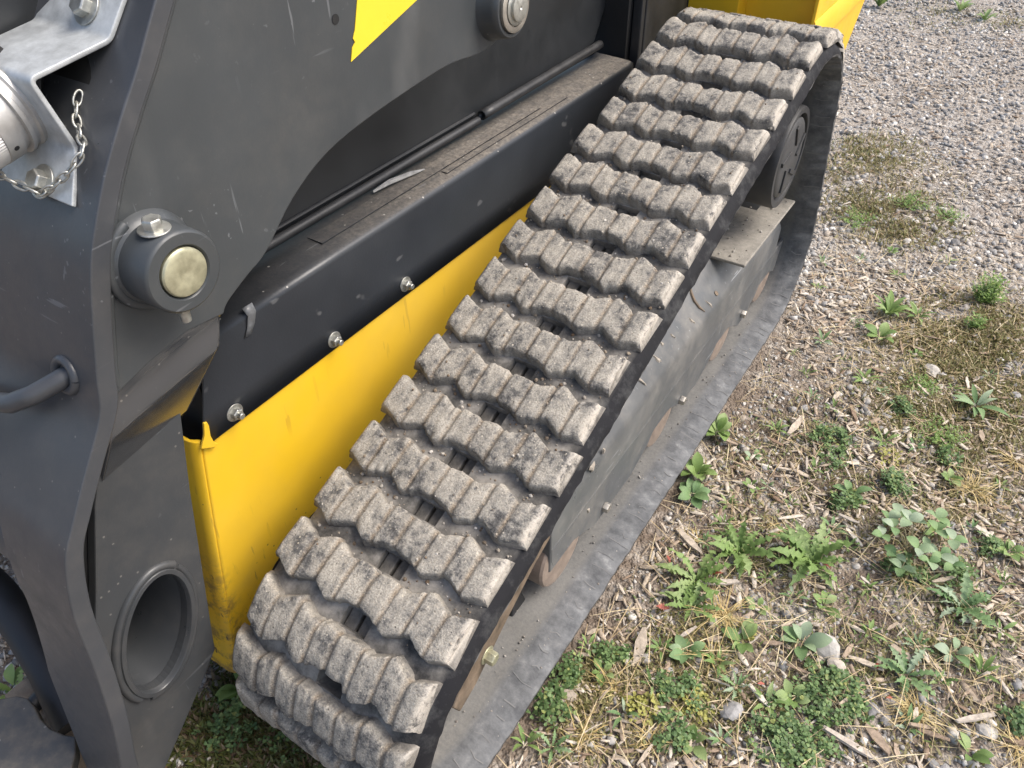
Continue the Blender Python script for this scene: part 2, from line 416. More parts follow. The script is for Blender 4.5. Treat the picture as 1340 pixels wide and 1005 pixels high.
# ---- track path
HL = .0195
C1, R1 = np.array([.295, .205]), .22 - HL
C2, R2 = np.array([1.45, .56]), .262 - HL
C3, R3 = np.array([1.615, .212]), .225 - HL
def tang(ci, ri, cj, rj):
    d = cj - ci; L = np.linalg.norm(d); d = d / L; a = (ri - rj) / L; b = math.sqrt(1 - a * a)
    return a * d + b * np.array([-d[1], d[0]])
n12, n23, n31 = tang(C1, R1, C2, R2), tang(C2, R2, C3, R3), tang(C3, R3, C1, R1)
segs = []
def arc(c, r, na, nb):
    a = math.atan2(na[1], na[0]); b = math.atan2(nb[1], nb[0])
    while b > a: b -= 2 * math.pi
    segs.append(('a', c, r, a, b, r * (a - b)))
def line(p, q, n): segs.append(('l', p, q, n, None, np.linalg.norm(q - p)))
line(C1 + R1 * n12, C2 + R2 * n12, n12); arc(C2, R2, n12, n23)
line(C2 + R2 * n23, C3 + R3 * n23, n23); arc(C3, R3, n23, n31)
line(C3 + R3 * n31, C1 + R1 * n31, n31); arc(C1, R1, n31, n12)
LT = sum(s[5] for s in segs)
def path(s):
    s = s % LT
    for g in segs:
        if s <= g[5]:
            if g[0] == 'l':
                t = s / g[5]; b = .010 * math.sin(math.pi * t) ** 2 * t * 1.3 if g is segs[0] else 0.0
                return g[1] + (g[2] - g[1]) * t + g[3] * b, g[3]
            a = g[3] - s / g[2]; n = np.array([math.cos(a), math.sin(a)]); return g[1] + g[2] * n, n
        s -= g[5]
    return path(0)
NL = int(round(LT / .0868)); PITCH = LT / NL
def P3(x, s, h):
    p, n = path(s); return (x, p[0] + n[0] * h, p[1] + n[1] * h)
# phase: the far edge of one bar was measured at y = .424 on the upper run
s13 = (.424 - (C1 + R1 * n12)[0]) / (segs[0][2] - segs[0][1])[0] * segs[0][5]
S0 = s13 - .030

# ---- belt carcass with sprocket windows
def build_belt():
    xs_o = [-.016, -.011, -.004, .02, .06, .128, .172, .21, .25, .280, .297, .306, .312]
    h_o = [-.022, -.013, -.002, 0, 0, 0, 0, 0, 0, -.001, -.004, -.014, -.024]
    xs_i = [.310, .262, .246, .172, .128, .05, .03, -.010]
    h_i = [-.029, -.039, -.036, -.034, -.034, -.034, -.036, -.029]
    xs = xs_o + xs_i; hs = h_o + h_i; K = len(xs)
    ss = []
    for k in range(NL):
        c = S0 + (k + .5) * PITCH
        for d in (-.5, -.33, -.155, -.05, .05, .155, .33): ss.append((c + d * PITCH, -.155 - 1e-6 <= d < .155 - 1e-6))
    vs = []; att = {'inner': [], 'shoulder': [], 'band': [], 'crack': []}
    for i, (s, _) in enumerate(ss):
        for j in range(K):
            nz = mn.noise(Vector((xs[j] * 40, s * 40, 0))) * .0012
            inn = j >= len(xs_o)
            rag = mn.noise(Vector((s * 60, 3.3, j))) * .0028 if j in (10, 11, 12, 13) else 0
            vs.append(P3(xs[j] + rag, s, hs[j] + nz))
            att['inner'].append(1.0 if inn else 0.0); att['shoulder'].append(1.0 if (j in (10, 11, 12, 1, 0) ) else 0.0)
            att['band'].append(1.0 if j in (13, 14) else 0.0); att['crack'].append(0.0)
    S = len(ss); fs = []
    jo = xs_o.index(.128); ji = len(xs_o) + xs_i.index(.172)
    for i in range(S):
        i2 = (i + 1) % S
        for j in range(K):
            j2 = (j + 1) % K
            if ss[i][1] and (j == jo or j == ji): continue
            fs.append((i * K + j, i2 * K + j, i2 * K + j2, i * K + j2))
        if ss[i][1]:
            a, b = jo, jo + 1; c, d = ji, ji + 1      # c: x=.172 inner, d: x=.128 inner
            fs.append((i * K + a, i2 * K + a, i2 * K + d, i * K + d)); fs.append((i * K + b, i * K + c, i2 * K + c, i2 * K + b))
            if not ss[i - 1][1]: fs.append((i * K + a, i * K + d, i * K + c, i * K + b))
            if not ss[i2][1]: fs.append((i2 * K + a, i2 * K + b, i2 * K + c, i2 * K + d))
    mb = MB(); mb.add(vs, fs); me = bpy.data.meshes.new('rubber_track'); me.from_pydata(mb.v, [], mb.f)
    bm = bmesh.new(); bm.from_mesh(me); bmesh.ops.recalc_face_normals(bm, faces=bm.faces)
    for f in bm.faces: f.smooth = True
    for e in bm.edges:
        if len(e.link_faces) == 2 and e.calc_face_angle(0) > R(55): e.smooth = False
    bm.to_mesh(me); bm.free()
    for k, v in att.items():
        a = me.attributes.new(k, 'FLOAT', 'POINT'); a.data.foreach_set('value', v)
    return link('rubber_track', me, BELT, LD)
TRK = build_belt()
# cross cracks on the bevelled inner edge band of the lower run: thin raised ribs of rubber
mbr = MB()
for k in range(110):
    s = LT * k / 110.0 + random.uniform(-.009, .009)
    p, n = path(s)
    x0, x1 = .262 + random.uniform(-.004, .022), .309 - random.random() * .02
    w_ = .0006 + random.random() * .0009; hh = .0002
    t = random.uniform(-.009, .009)
    def hb(x): return float(np.interp(x, [.246, .262, .310], [-.036, -.039, -.029])) - .0009
    a = [P3(x0, s - w_, hb(x0)), P3(x0, s + w_, hb(x0)), P3((x0 + x1) / 2 , s + w_ + t, hb((x0 + x1) / 2)), P3((x0 + x1) / 2, s - w_ + t, hb((x0 + x1) / 2)), P3(x1, s - w_ + t * .6, hb(x1)), P3(x1, s + w_ + t * .6, hb(x1))]
    mbr.add(a, [(0, 1, 2, 3), (3, 2, 5, 4)])
build(mbr, 'edge_ribs', m_simple('pale_edge_rib', (.17, .17, .167), .8, 0, .2, 40), TRK, kind='stuff')

# ---- tread bars
ZX = [0, .033, .068, .098, .125, .172, .198, .232, .264, .304]
ZV = [.0078, -.0082, .0082, -.0072, .001, -.001, -.0082, .0082, -.0072, .0085]
ZX2 = np.array(ZX); ZV2 = np.array(ZV)
GRV = [.036, .072, .108, .147, .186, .222, .262]
def bar(k):
    sc_ = S0 + k * PITCH
    rnd = random.Random(100 + k)
    grv = [g + rnd.uniform(-.003, .003) for g in GRV]; gd = [rnd.uniform(.002, .0042) for g in GRV]
    x0, x1 = -.006 + rnd.uniform(-.006, .004), .297 + rnd.uniform(-.008, .005)
    NXS = 150
    notch = [(rnd.uniform(0, .3), rnd.choice((-1, 1)), rnd.uniform(.003, .009), rnd.uniform(.3, 1)) for _ in range(4)]
    prof = [(-.0338, -.003, 1), (-.0322, .003, .85), (-.0310, .0118, .30), (-.0298, .0172, .05), (-.0278, .0192, 0), (-.019, .0199, 0), (-.010, .0201, 0), (0, .0201, 0), (.010, .0201, 0), (.019, .0199, 0), (.0274, .0192, 0), (.0294, .0172, .03), (.0308, .0118, .25), (.032, .003, .8), (.0338, -.003, 1)]
    vs, dirt, low, torn = [], [], [], []
    wear = rnd.uniform(-.0015, .001)
    for i in range(NXS):
        f = i / (NXS - 1); x = x0 + (x1 - x0) * f
        zv = float(np.interp(x, ZX2, ZV2))
        xg = x + .0016 * mn.noise(Vector((x * 30, k * 9.0, 2))); gmin = min(abs(xg - g) for g in grv); gi = [abs(xg - g) for g in grv].index(gmin)
        gw = .0036 + .0022 * (mn.noise(Vector((gi * 7.1, k * 3.3, 5))) + 1) ; gg = max(0, 1 - gmin / gw); gg = gg * gg * (3 - 2 * gg)
        blk = sum(1 for g in grv if x > g)
        bt = (mn.noise(Vector((blk * 3.7, k * 5.1, 0)))) * .0018
        end = min(f, 1 - f) * (x1 - x0)
        for (ds, h, lo) in prof:
            v3 = Vector((x * 55, (sc_ + ds) * 55, k * 2.0))
            nn = mn.noise(v3); n2 = mn.noise(v3 * 2.7); n3 = mn.noise(v3 * 7)
            top = h > .0105
            hh = h + (wear + bt if h > .003 else 0)
            if h > .003: hh += (nn * .0011 + n2 * .0012 + n3 * .0009) * (1 if top else .7)
            if h >= .003: hh -= gg * gd[gi] * (1 if abs(ds) < .022 else 1.2)
            for (nx_, ns_, nr_, na_) in notch:
                if h > .009 and ds * ns_ > .017: hh -= max(0, 1 - abs(x - nx_) / nr_) * na_ * .0075 * min(1, (abs(ds) - .017) / .011)
            ds_ = ds * (1 - .17 * max(0, 1 - abs(x - .150) / .034) ** .4) if abs(x - .150) < .034 else ds
            dd = ds_ + zv + (nn * .0012 + n2 * .0012) * (1 if h > 0 else .3)
            dd += -math.copysign(1, ds) * gg * .0018 * (1 if abs(ds) > .024 and h > 0 else 0)
            xx = x + n2 * .0008
            if end < .008 and h > .003:
                q = 1 - end / .008; hh -= q * q * .006; 
            if i == 0: xx += -.004 * (1 - h / .0201); hh = min(hh, h) if h <= .003 else hh
            if i == NXS - 1: xx += .004 * (1 - h / .0201) + n3 * .004 + n2 * .003
            vs.append(P3(xx, sc_ + dd, hh))
            dirt.append(gg * (.95 if h > .01 else .6)); low.append(lo)
            torn.append(max(0, 1 - (x1 - x) / .006) if (h > .006 and rnd.random() > .1) else (.55 if (.0160 < h < .0195 and n2 > -.02) else 0))
    Kp = len(prof); fs = []
    for i in range(NXS - 1):
        for j in range(Kp - 1):
            fs.append((i * Kp + j, (i + 1) * Kp + j, (i + 1) * Kp + j + 1, i * Kp + j + 1))
    fs.append(tuple(range(Kp))); fs.append(tuple((NXS - 1) * Kp + j for j in range(Kp - 1, -1, -1)))
    me = bpy.data.meshes.new('tread_bar'); me.from_pydata(vs, [], fs)
    bm = bmesh.new(); bm.from_mesh(me); bmesh.ops.recalc_face_normals(bm, faces=bm.faces)
    for f_ in bm.faces: f_.smooth = len(f_.verts) == 4
    bm.to_mesh(me); bm.free()
    for nm, v in (('dirt', dirt), ('low', low), ('torn', torn)):
        a = me.attributes.new(nm, 'FLOAT', 'POINT'); a.data.foreach_set('value', v)
    return link('tread_bar', me, TREAD, TRK)
for k in range(NL): bar(k)

# ---- steel links seen through the windows
ml = MB()
ml.box((-.0112, 0, -.006), (.0195, .034, .012)); ml.box((.0112, .001, -.008), (.0195, .034, .011)); ml.box((0, 0, -.018), (.05, .040, .008))
link_me = ml.mesh('track_link', 40); link_me.materials.append(LINKM)
for k in range(-3, 19):
    p, n = path(S0 + (k + .5) * PITCH); t = np.array([n[1], -n[0]])
    o = link('track_link', link_me, None, TRK, bevel=.003)
    o.matrix_local = Matrix(((1, 0, 0, .150), (0, t[0], n[0], p[0] - n[0] * .010), (0, t[1], n[1], p[1] - n[1] * .010), (0, 0, 0, 1)))
# guide lugs on the inside of the belt
mg = MB()
for k in range(NL):
    for x in (.085, .188):
        s = S0 + k * PITCH
        r0 = [P3(x + a * .014, s + b * .024, -.033) for a, b in ((-1, -1), (1, -1), (1, 1), (-1, 1))]
        r1 = [P3(x + a * .008, s + b * .013, -.075) for a, b in ((-1, -1), (1, -1), (1, 1), (-1, 1))]
        mg.loft([r0, r1])
build(mg, 'guide_lugs', RUBBER, TRK, bevel=.004, kind='stuff')

# ---- undercarriage frame
def hexbolt(mb, c, ax, r=.009, h=.007, fl=.013, stud=0, up=(0, 0, 1)):
    ax = Vector(ax)
    if fl: mb.lathe(c, ax, [(0, fl), (.0018, fl), (.0024, r * 1.05)], 24, up)
    mb.lathe(Vector(c) + ax * (.0015 if fl else 0), ax, [(0, r), (h * .85, r), (h, r * .86)], 6, up)
    if stud: mb.lathe(Vector(c) + ax * h, ax, [(0, r * .55), (stud, r * .55), (stud + .001, r * .45)], 14, up)
FR = MB()
def sec(y, zt, xo=.243, zb=.135):
    return [(.02, y, zt + .02), (.15, y, zt + .02), (.178, y, zt + .008), (xo - .006, y, zt - .052), (xo, y, zt - .066), (xo, y, zb), (xo - .012, y, zb), (.02, y, zb)]
FR.loft([sec(.545, .335), sec(.60, .335), sec(1.0, .345), sec(1.45, .345), sec(1.72, .33)])
frame = build(FR, 'track_frame', FRAME, LD, bevel=.004)
RY = (.61, 1.03, 1.38, 1.68)
sk = [(.548, .20), (.548, .165)]
for a, b in zip(RY, RY[1:] + (1.95,)):
    sk += [(a - .055, .146), (a - .02, .144), (a + .02, .138), (a + .065, .116), (a + .10, .092), (b - .16, .090), (b - .085, .118)]
sk = [q for q in sk if q[0] < 1.78] + [(1.78, .20)]
mb = MB(); mb.prism(sk, .236, .2436); build(mb, 'frame_skirt', FRAME, frame, bevel=.0015)
mb = MB(); mb.box((.19, 1.52, .352), (.15, .36, .008)); build(mb, 'dust_plate', DUSTP, frame, bevel=.003)
for y in RY:
    mb = MB(); mb.lathe((.10, y - .012, .136), (1, 0, 0), [(0, .02), (0, .068), (.04, .072), (.132, .072), (.137, .069), (.1395, .058), (.1395, .02)], 44)
    build(mb, 'track_roller', ROLL, frame, smooth=30)
for y, z in ((.75, .105), (1.115, .108), (1.5, .112), (1.78, .118)):
    mb = MB(); hexbolt(mb, (.2436, y, z + .008), (1, 0, 0), .011, .012, 0); build(mb, 'frame_bolt', STEELW, frame, bevel=.001)
# rounded access cut-outs with rusty rims on the guard
def face_on(u, v):      # point on the sloping upper facet of the frame
    n_ = np.array([.060, 0, .059]); q0 = np.array([.2075, 1.0, .323]); d_ = ray(u, v); return CAM + d_ * (((q0 - CAM) @ n_) / (d_ @ n_)) + n_ * .012
gh = [V3 for V3 in (face_on(u, v) for u, v in ((903, 374), (904, 384), (908, 394), (914, 402), (922, 408)))]
mb = MB(); mb.tube([tuple(q) for q in gh], [.001, .0035, .004, .0035, .001], 8); build(mb, 'rust_rim', RUST, frame)
gq = face_on(937, 384); mb = MB(); mb.lathe(tuple(gq), Vector((.70, 0, .71)), [(-.002, .006), (.0008, .006), (.0008, .001)], 12); build(mb, 'rust_hole', RUST, frame)
# yoke of the front idler with its bolt
mb = MB()
mb.prism([(.60, .25), (.55, .312), (.42, .235), (.30, .160), (.262, .118), (.275, .085), (.32, .10), (.40, .155), (.5, .215)], .212, .240); yk = build(mb, 'idler_yoke', RUST, LD, bevel=.003)
mb = MB(); hexbolt(mb, atx(637, 857, .2402), (1, 0, 0), .012, .016, .0165); build(mb, 'yoke_bolt', PIN, yk, bevel=.001)
mb = MB(); mb.lathe((.06, C1[0], C1[1]), (1, 0, 0), [(0, .03), (0, .140), (.14, .140), (.14, .03)], 56)
build(mb, 'front_idler', RUST, LD, bevel=.004, smooth=30)
# final drive, sprocket hub with cover
hubc = atx(1037, 208, .27)
FD = MB(); FD.lathe((-.02, hubc[1], hubc[2]), (1, 0, 0), [(0, .11), (.268, .113), (.281, .113), (.286, .1105), (.286, .098), (.274, .0955), (.274, .02)], 72)
fd = build(FD, 'final_drive', HUB, LD, smooth=35)
mb = MB(); mb.lathe((.2525, hubc[1], hubc[2]), (1, 0, 0), [(0, .088), (.010, .088), (.013, .084), (.0145, .070), (.0145, .01)], 64)
cov = build(mb, 'hub_cover', m_simple('hub_cover_paint', (.050, .051, .053), .5, 0, .25, 25, .2, .12), fd, smooth=35)
mb = MB()
for a0 in range(5):
    a = a0 * 2 * math.pi / 5 + .3
    for q in (0,):
        c = Vector((.2685, hubc[1] + .052 * math.cos(a), hubc[2] + .052 * math.sin(a)))
        mb.box(c, (.005, .052, .010), Matrix.Rotation(a + .5, 3, 'X'))
build(mb, 'cover_rib', HUB, cov, bevel=.001)
mb = MB()   # toothed drive sprocket inside the belt
teeth = []
for k in range(17 * 4):
    a = 2 * math.pi * k / 68; r = (.165, .165, .195, .195)[k % 4]; teeth.append((C2[0] + r * math.cos(a), C2[1] + r * math.sin(a)))
mb.prism(teeth, .138, .162); build(mb, 'drive_sprocket', HUB, LD, bevel=.002)
mb = MB(); mb.lathe((.06, C3[0], C3[1]), (1, 0, 0), [(0, .03), (0, .145), (.14, .145), (.14, .03)], 56); build(mb, 'rear_idler', HUB, LD, smooth=30)

# ---- yellow chain case
def curve_sec(y, yb):
    # (x,z) section: flat upper, rounding inwards towards the bottom
    return [(-.100, .56), (-.100, .44), (-.099, .34), (-.096, .26), (-.096, .19), (-.100, .13), (-.106, .10)]
def yfront(z): return .124 + (z - .10) * (.2055 - .124) / (.56 - .10)
CC = MB(); rings = []
ys = [0, .01, .3, .7, 1.1, 1.7]
zx = [(-.100, .565), (-.100, .50), (-.098, .42), (-.092, .34), (-.083, .26), (-.076, .19), (-.074, .14), (-.075, .10)]
zx = [(-.100, .565), (-.100, .50), (-.100, .44), (-.102, .38), (-.108, .31), (-.119, .24), (-.134, .17), (-.150, .10)]
outer = []
for yy in ys:
    ring = []
    for (x, z) in zx:
        y = yfront(z) + .004 if yy == 0 else max(yy, yfront(z) + .02)
        # the lower belly bulges out gradually behind the front edge
        bul = min(1, max(0, (y - yfront(z)) / .12))
        xx = -.100 + (x + .100) * bul * .9
        ring.append((xx, y, z))
    outer.append(ring)
CC.loft(outer, closed=False)
CCm = orient(CC.mesh('chain_case', 50), (1, 0, 0))
case = link('chain_case', CCm, YELS, LD)
sm = case.modifiers.new('sub', 'SUBSURF'); sm.levels = 2; sm.render_levels = 2; sm.subdivision_type = 'CATMULL_CLARK'
so_ = case.modifiers.new('sol', 'SOLIDIFY'); so_.thickness = .005; so_.offset = -1
# front return of the case (faces forward)
mb = MB()
fr_ = []
for z in (.565, .45, .35, .25, .16, .10):
    y = yfront(z)
    fr_.append([(-.1003, y + .002, z), (-.1035, y - .0025, z), (-.115, y - .006, z), (-.30, y - .01, z), (-.30, y - .005, z), (-.115, y - .001, z), (-.1035, y + .0065, z)])
mb.loft(fr_); build(mb, 'case_front', YELS, case, bevel=.0015)
# little tab with the notch at the top front corner
tabp = [atx(u, v, -.0935)[1:] for u, v in ((267, 554), (271, 552), (274, 557), (276, 570), (280, 578), (286, 581), (280, 586), (264, 588), (266, 578), (268, 570))]
mb = MB(); mb.prism([tuple(q) for q in tabp], -.0975, -.0935); build(mb, 'case_tab', YELS, case, bevel=.0012)
# inner body so nothing shows through behind the case
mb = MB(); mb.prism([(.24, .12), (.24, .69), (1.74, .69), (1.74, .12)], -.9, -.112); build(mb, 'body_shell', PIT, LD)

# ---- black panel and its dusty ledge
BP = MB()
secp = [(-.0955, .556), (-.0955, .60), (-.0955, .66), (-.0955, .6935), (-.0965, .698), (-.0990, .7015), (-.1030, .7035), (-.110, .7045), (-.135, .706), (-.19, .7085)]
def pf(z): return .208 + (min(z, .705) - .556) * .34
rings = []
for i, yy in enumerate((None, .5, .9, 1.2, 1.385, 1.43, 1.447, 1.452)):
    ring = []
    for (x, z) in secp:
        dz = 0; dx = 0
        if i == 6: dx = -.002
        if i == 7: dx = -.008; dz = -.006 if z > .69 else 0
        ring.append((x + dx, pf(z) if yy is None else yy, z + dz))
    rings.append(ring)
BP.loft(rings, closed=False)
panel = link('side_panel', orient(BP.mesh('side_panel', 60), (1, 0, 1)), LEDGE, LD)
so_ = panel.modifiers.new('sol', 'SOLIDIFY'); so_.thickness = .0035; so_.offset = -1
mb = MB(); mb.prism([(1.452, .56), (1.452, .698), (1.457, .698), (1.457, .56)], -.19, -.104); build(mb, 'panel_end', BLACK, panel)
for (u, v) in ((313, 543), (443, 447), (536, 374)):
    P = atx(u, v, -.086)
    mb = MB(); hexbolt(mb, (-.0955, P[1], P[2]), (1, 0, 0), .0088, .0085, .0132, .007); build(mb, 'panel_bolt', ZINC, panel, bevel=.0006)
mb = MB(); mb.box((-.142, .80, .7078), (.030, .60, .0012)); mb.box((-.118, .98, .7067), (.012, .40, .0012)); build(mb, 'ledge_strip', LEDGE, panel)
mb = MB(); mb.tube([P for P in [(-.165, .655, .712), (-.160, .69, .7155), (-.152, .735, .714), (-.148, .765, .7105)]], [.002, .0045, .004, .001], 6)
scr = build(mb, 'metal_scrap', m_simple('dull_scrap', (.30, .30, .29), .5, .2, .4, 60)); scr.scale = (1, 1, 1); tag(scr, 'small pale metal scrap lying on the dusty black ledge', 'scrap')
mb = MB(); mb.loft([[(-.0950, .322, .712), (-.0945, .338, .712)], [(-.0905, .324, .700), (-.0905, .338, .701)], [(-.0925, .320, .684), (-.0915, .332, .685)], [(-.0925, .312, .672), (-.0918, .322, .673)]], closed=False)
tp = build(mb, 'tape_scrap', m_simple('grey_film', (.12, .125, .13), .35, 0, .3, 60)); tp.modifiers.new('sol', 'SOLIDIFY').thickness = .0012
tag(tp, 'torn grey film scrap stuck on the front end of the panel ridge', 'scrap')

# ---- dark engine side cover with seals
mb = MB(); mb.prism([(.16, .716), (1.30, .722), (1.425, .735), (1.47, .80), (1.50, 1.35), (.16, 1.35)], -.22, -.186)
cover = build(mb, 'side_cover', GLASS, LD, bevel=.004)
mb = MB(); mb.tube([(-.176, y, .7165 + (y - .3) * .006) for y in (.30, .5, .7, .9, .962)], .0075, 10); mb.tube([(-.1845, y, .727 + (y - .3) * .006) for y in (.30, .6, .962)], .003, 8)
build(mb, 'lower_seal', SEAL, cover)
mb = MB()
rin = []
for y in (.968, 1.0, 1.2, 1.40, 1.425):
    rin.append([(-.172 + .0095 * math.cos(a), y, .7285 + (y - .968) * .012 + .0088 * math.sin(a)) for a in [2 * math.pi * k / 16 for k in range(16)]])
mb.loft(rin, True, False); hs = build(mb, 'hollow_seal', SEAL, cover); hs.modifiers.new('sol', 'SOLIDIFY').thickness = .003
# ---- rear posts and yellow rear bodywork
mb = MB(); mb.prism([(1.50, .40), (1.735, .40), (1.735, 1.10), (1.50, 1.10)], -.125, -.102); mb.box((-.115, 1.49, .75), (.022, .018, .7)); build(mb, 'rear_post', BLACK, LD, bevel=.003)
mb = MB(); mb.prism([(1.465, .45), (1.49, .45), (1.49, 1.10), (1.465, 1.10)], -.24, -.128); build(mb, 'post_plate', PIT, LD, bevel=.002)
mb = MB(); mb.prism([(1.742, .60), (1.742, 1.12), (1.76, 1.12), (1.76, .60)], -.103, .018); mb.prism([(1.80, .70), (1.80, 1.12), (1.81, 1.12), (1.81, .70)], .018, .195)
mb.prism([(1.742, .70), (1.742, 1.12), (1.82, 1.12), (1.82, .70)], .0175, .020)
rear = build(mb, 'rear_panel', YEL, LD, bevel=.002)
mb = MB(); sp = [(1.742, .56), (1.86, .50), (2.08, .49), (2.155, .564), (2.262, .69), (2.56, 1.12), (1.742, 1.12)]
mb.prism(sp, .192, .200); rs = build(mb, 'rear_side_panel', YEL, LD, bevel=.002)
mb = MB(); mb.loft([[(.2002, y, .705 + k), (.211, y, .715 + k), (.211, y, .752 + k), (.2002, y, .772 + k)] for y, k in ((1.742, -.012), (2.24, .0))]); build(mb, 'pressed_rib', YEL, rs, bevel=.003)
mb = MB(); mb.prism([(1.83, .55), (1.83, 1.1), (2.2, 1.1), (2.2, .55)], -.4, .19); build(mb, 'rear_core', PIT, LD)

# ---- loader arm
prof = [(.46, 1.32), (.36, 1.195), (.277, 1.094), (.24, 1.047), (.212, 1.015), (.181, .977), (.154, .937), (.133, .899), (.112, .843), (.094, .789), (.081, .75), (.045, .702), (.01, .654), (-.014, .616), (-.035, .544), (-.048, .451), (-.066, .349), (-.085, .268), (-.10, .19), (-.11, .12)]
pr = []
for i in range(len(prof) - 1):   # Catmull-Rom resample
    p0, p1, p2, p3 = [np.array(prof[max(0, min(len(prof) - 1, i + d))]) for d in (-1, 0, 1, 2)]
    for t in (0, .25, .5, .75):
        pr.append(.5 * ((2 * p1) + (-p0 + p2) * t + (2 * p0 - 5 * p1 + 4 * p2 - p3) * t * t + (-p0 + 3 * p1 - 3 * p2 + p3) * t ** 3))
pr.append(np.array(prof[-1]))
def inner_x(z): return float(np.interp(z, [.1, .235, .275, .341, .5, .6, .66, .70, 2], [-.13, -.134, -.14, -.158, -.135, -.145, -.155, -.40, -.40]))
AP = MB()
# side plate, upper (outer face x=-.03)
up = [(p[0] + .004, p[1]) for p in pr if p[1] > .752]
rear_edge = [(.255, .769), (.265, .78), (.30, .797), (.332, .811), (.387, .855), (.452, .886), (.539, .903), (.658, .916), (.71, .918), (.756, .9145), (.79, .9145), (.825, .924), (.858, .946), (.885, .985), (.905, 1.04), (.93, 1.14), (.97, 1.32)]
poly = up[::-1]
line1 = [(.098, .752), (.15, .766), (.205, .775)]
def smooth2(pts, k=4):
    out = []
    for i in range(len(pts) - 1):
        p0, p1, p2, p3 = [np.array(pts[max(0, min(len(pts) - 1, i + d))]) for d in (-1, 0, 1, 2)]
        for j in range(k):
            t = j / k; out.append(tuple(.5 * ((2 * p1) + (-p0 + p2) * t + (2 * p0 - 5 * p1 + 4 * p2 - p3) * t * t + (-p0 + 3 * p1 - 3 * p2 + p3) * t ** 3)))
    return out + [tuple(pts[-1])]
poly = smooth2(rear_edge)[::-1] + line1[::-1] + up[::-1]
AP.prism(poly, -.045, -.030)
arm = build(AP, 'loader_arm', ARM, LD, bevel=.0022)
LX = -.0665
def push(q, x0, x1): k = (x1 - CAM[0]) / (x0 - CAM[0]); return (CAM[1] + (q[0] - CAM[1]) * k, CAM[2] + (q[1] - CAM[2]) * k)
# joggle
A = [(.097, .766), (.14, .773), (.20, .782), (.261, .787)]
B = [(.066, .618), (.108, .625), (.150, .632), (.192, .642)]
A = [np.array(a) for a in A]; B = [np.array(b) for b in B]
sx = [(0, -.0303), (.035, -.0304), (.06, -.0306), (.09, -.0312), (.14, -.0328), (.165, -.0335), (.19, -.0338), (.22, -.0335), (.28, -.0321), (.34, -.0307), (.38, -.0301), (.41, -.0299), (.43, -.0303), (.445, -.0311)]
sx = [(d_ * .87, x_) for d_, x_ in sx]
FD_ = [.42, .47, .52, .58, .65, .72, .80, .88, .94, 1]
def along(Pts, t):
    t *= len(Pts) - 1; i = min(int(t), len(Pts) - 2); return Pts[i] * (1 - (t - i)) + Pts[i + 1] * (t - i)
c0, c1 = A[0] * .613 + B[0] * .387, A[3] * .613 + B[3] * .387
cd = (c1 - c0) / np.linalg.norm(c1 - c0); cn_ = np.array([cd[1], -cd[0]])
JG = MB(); g = []
for i in range(37):
    t = i / 36; a = along(A, t); b = along(B, t)
    row = []
    for d, x in sx + [(d_, None) for d_ in FD_]:
        p = a * (1 - d) + b * d
        if x is None: x = -.0312 - math.tan(R(27.6)) * max(0, float((p - c0) @ cn_))      # one flat pressed face
        row.append((x, p[0], p[1]))
    g.append(row)
JG.loft(g, closed=False)
jog = link('pressed_joggle', orient(JG.mesh('pressed_joggle', 70), (1, 0, 0)), paint('glossy_bend_paint', (.045, .047, .050), .10, .2, .3, .05, grain=.02), arm)
for k_, v_ in (('Specular IOR Level', .8), ('Coat Weight', .8), ('Coat Roughness', .12), ('Coat IOR', 1.5)): jog.data.materials[0].node_tree.nodes['Principled BSDF'].inputs[k_].default_value = v_
so_ = jog.modifiers.new('sol', 'SOLIDIFY'); so_.thickness = .012; so_.offset = -1
# lower plate with the oblong tube opening
lowp = [(.086, .664), (.149, .647), (.186, .656), (.159, .538), (.099, .239), (.070, .208), (-.040, .106), (-.085, .106), (-.075, .20), (-.045, .35), (-.018, .44), (.008, .50), (.032, .56), (.052, .61), (.072, .648)]
mb = MB(); mb.prism([(p[0] + .006, p[1]) for p in pr if .49 < p[1] < .70] + [(.06, .485), (.13, .60), (.12, .69)], -.128, LX - .0175); build(mb, 'arm_gap_shade', PIT, arm)  # black block added behind the gap, its colour supplies the groove's shade
lowp = [push(q, -.07, LX) for q in lowp]
tc = np.array(push((.040, .376), -.055, LX + .004)); ta = R(70); tr_, tq = .096, .047
def tpt(k, n, sc1=1.0, add=0.0):
    a = 2 * math.pi * k / n; e = np.array([(tr_ + add) * math.cos(a), (tq + add) * math.sin(a)]) * sc1
    return tc + np.array([e[0] * math.cos(ta) - e[1] * math.sin(ta), e[0] * math.sin(ta) + e[1] * math.cos(ta)])
LP = bmesh.new()
nel = 48
ring_o = [LP.verts.new((LX, a, b)) for a, b in lowp]; eo = [LP.edges.new((ring_o[i], ring_o[(i + 1) % len(ring_o)])) for i in range(len(ring_o))]
ring_i = [LP.verts.new((LX, *tpt(k, nel))) for k in range(nel)]; ei = [LP.edges.new((ring_i[i], ring_i[(i + 1) % nel])) for i in range(nel)]
bmesh.ops.triangle_fill(LP, edges=eo + ei, use_beauty=True)
mel = bpy.data.meshes.new('lower_plate'); LP.to_mesh(mel); LP.free()
bm = bmesh.new(); bm.from_mesh(mel)
for f in bm.faces:
    if f.normal.x < 0: f.normal_flip()
bm.to_mesh(mel); bm.free()
lpl = link('lower_plate', mel, ARML, arm); so_ = lpl.modifiers.new('sol', 'SOLIDIFY'); so_.thickness = .016; so_.offset = -1
bv = lpl.modifiers.new('bevel', 'BEVEL'); bv.width = .002; bv.segments = 2; bv.limit_method = 'ANGLE'; bv.angle_limit = R(40)
TB = MB(); rgs = []
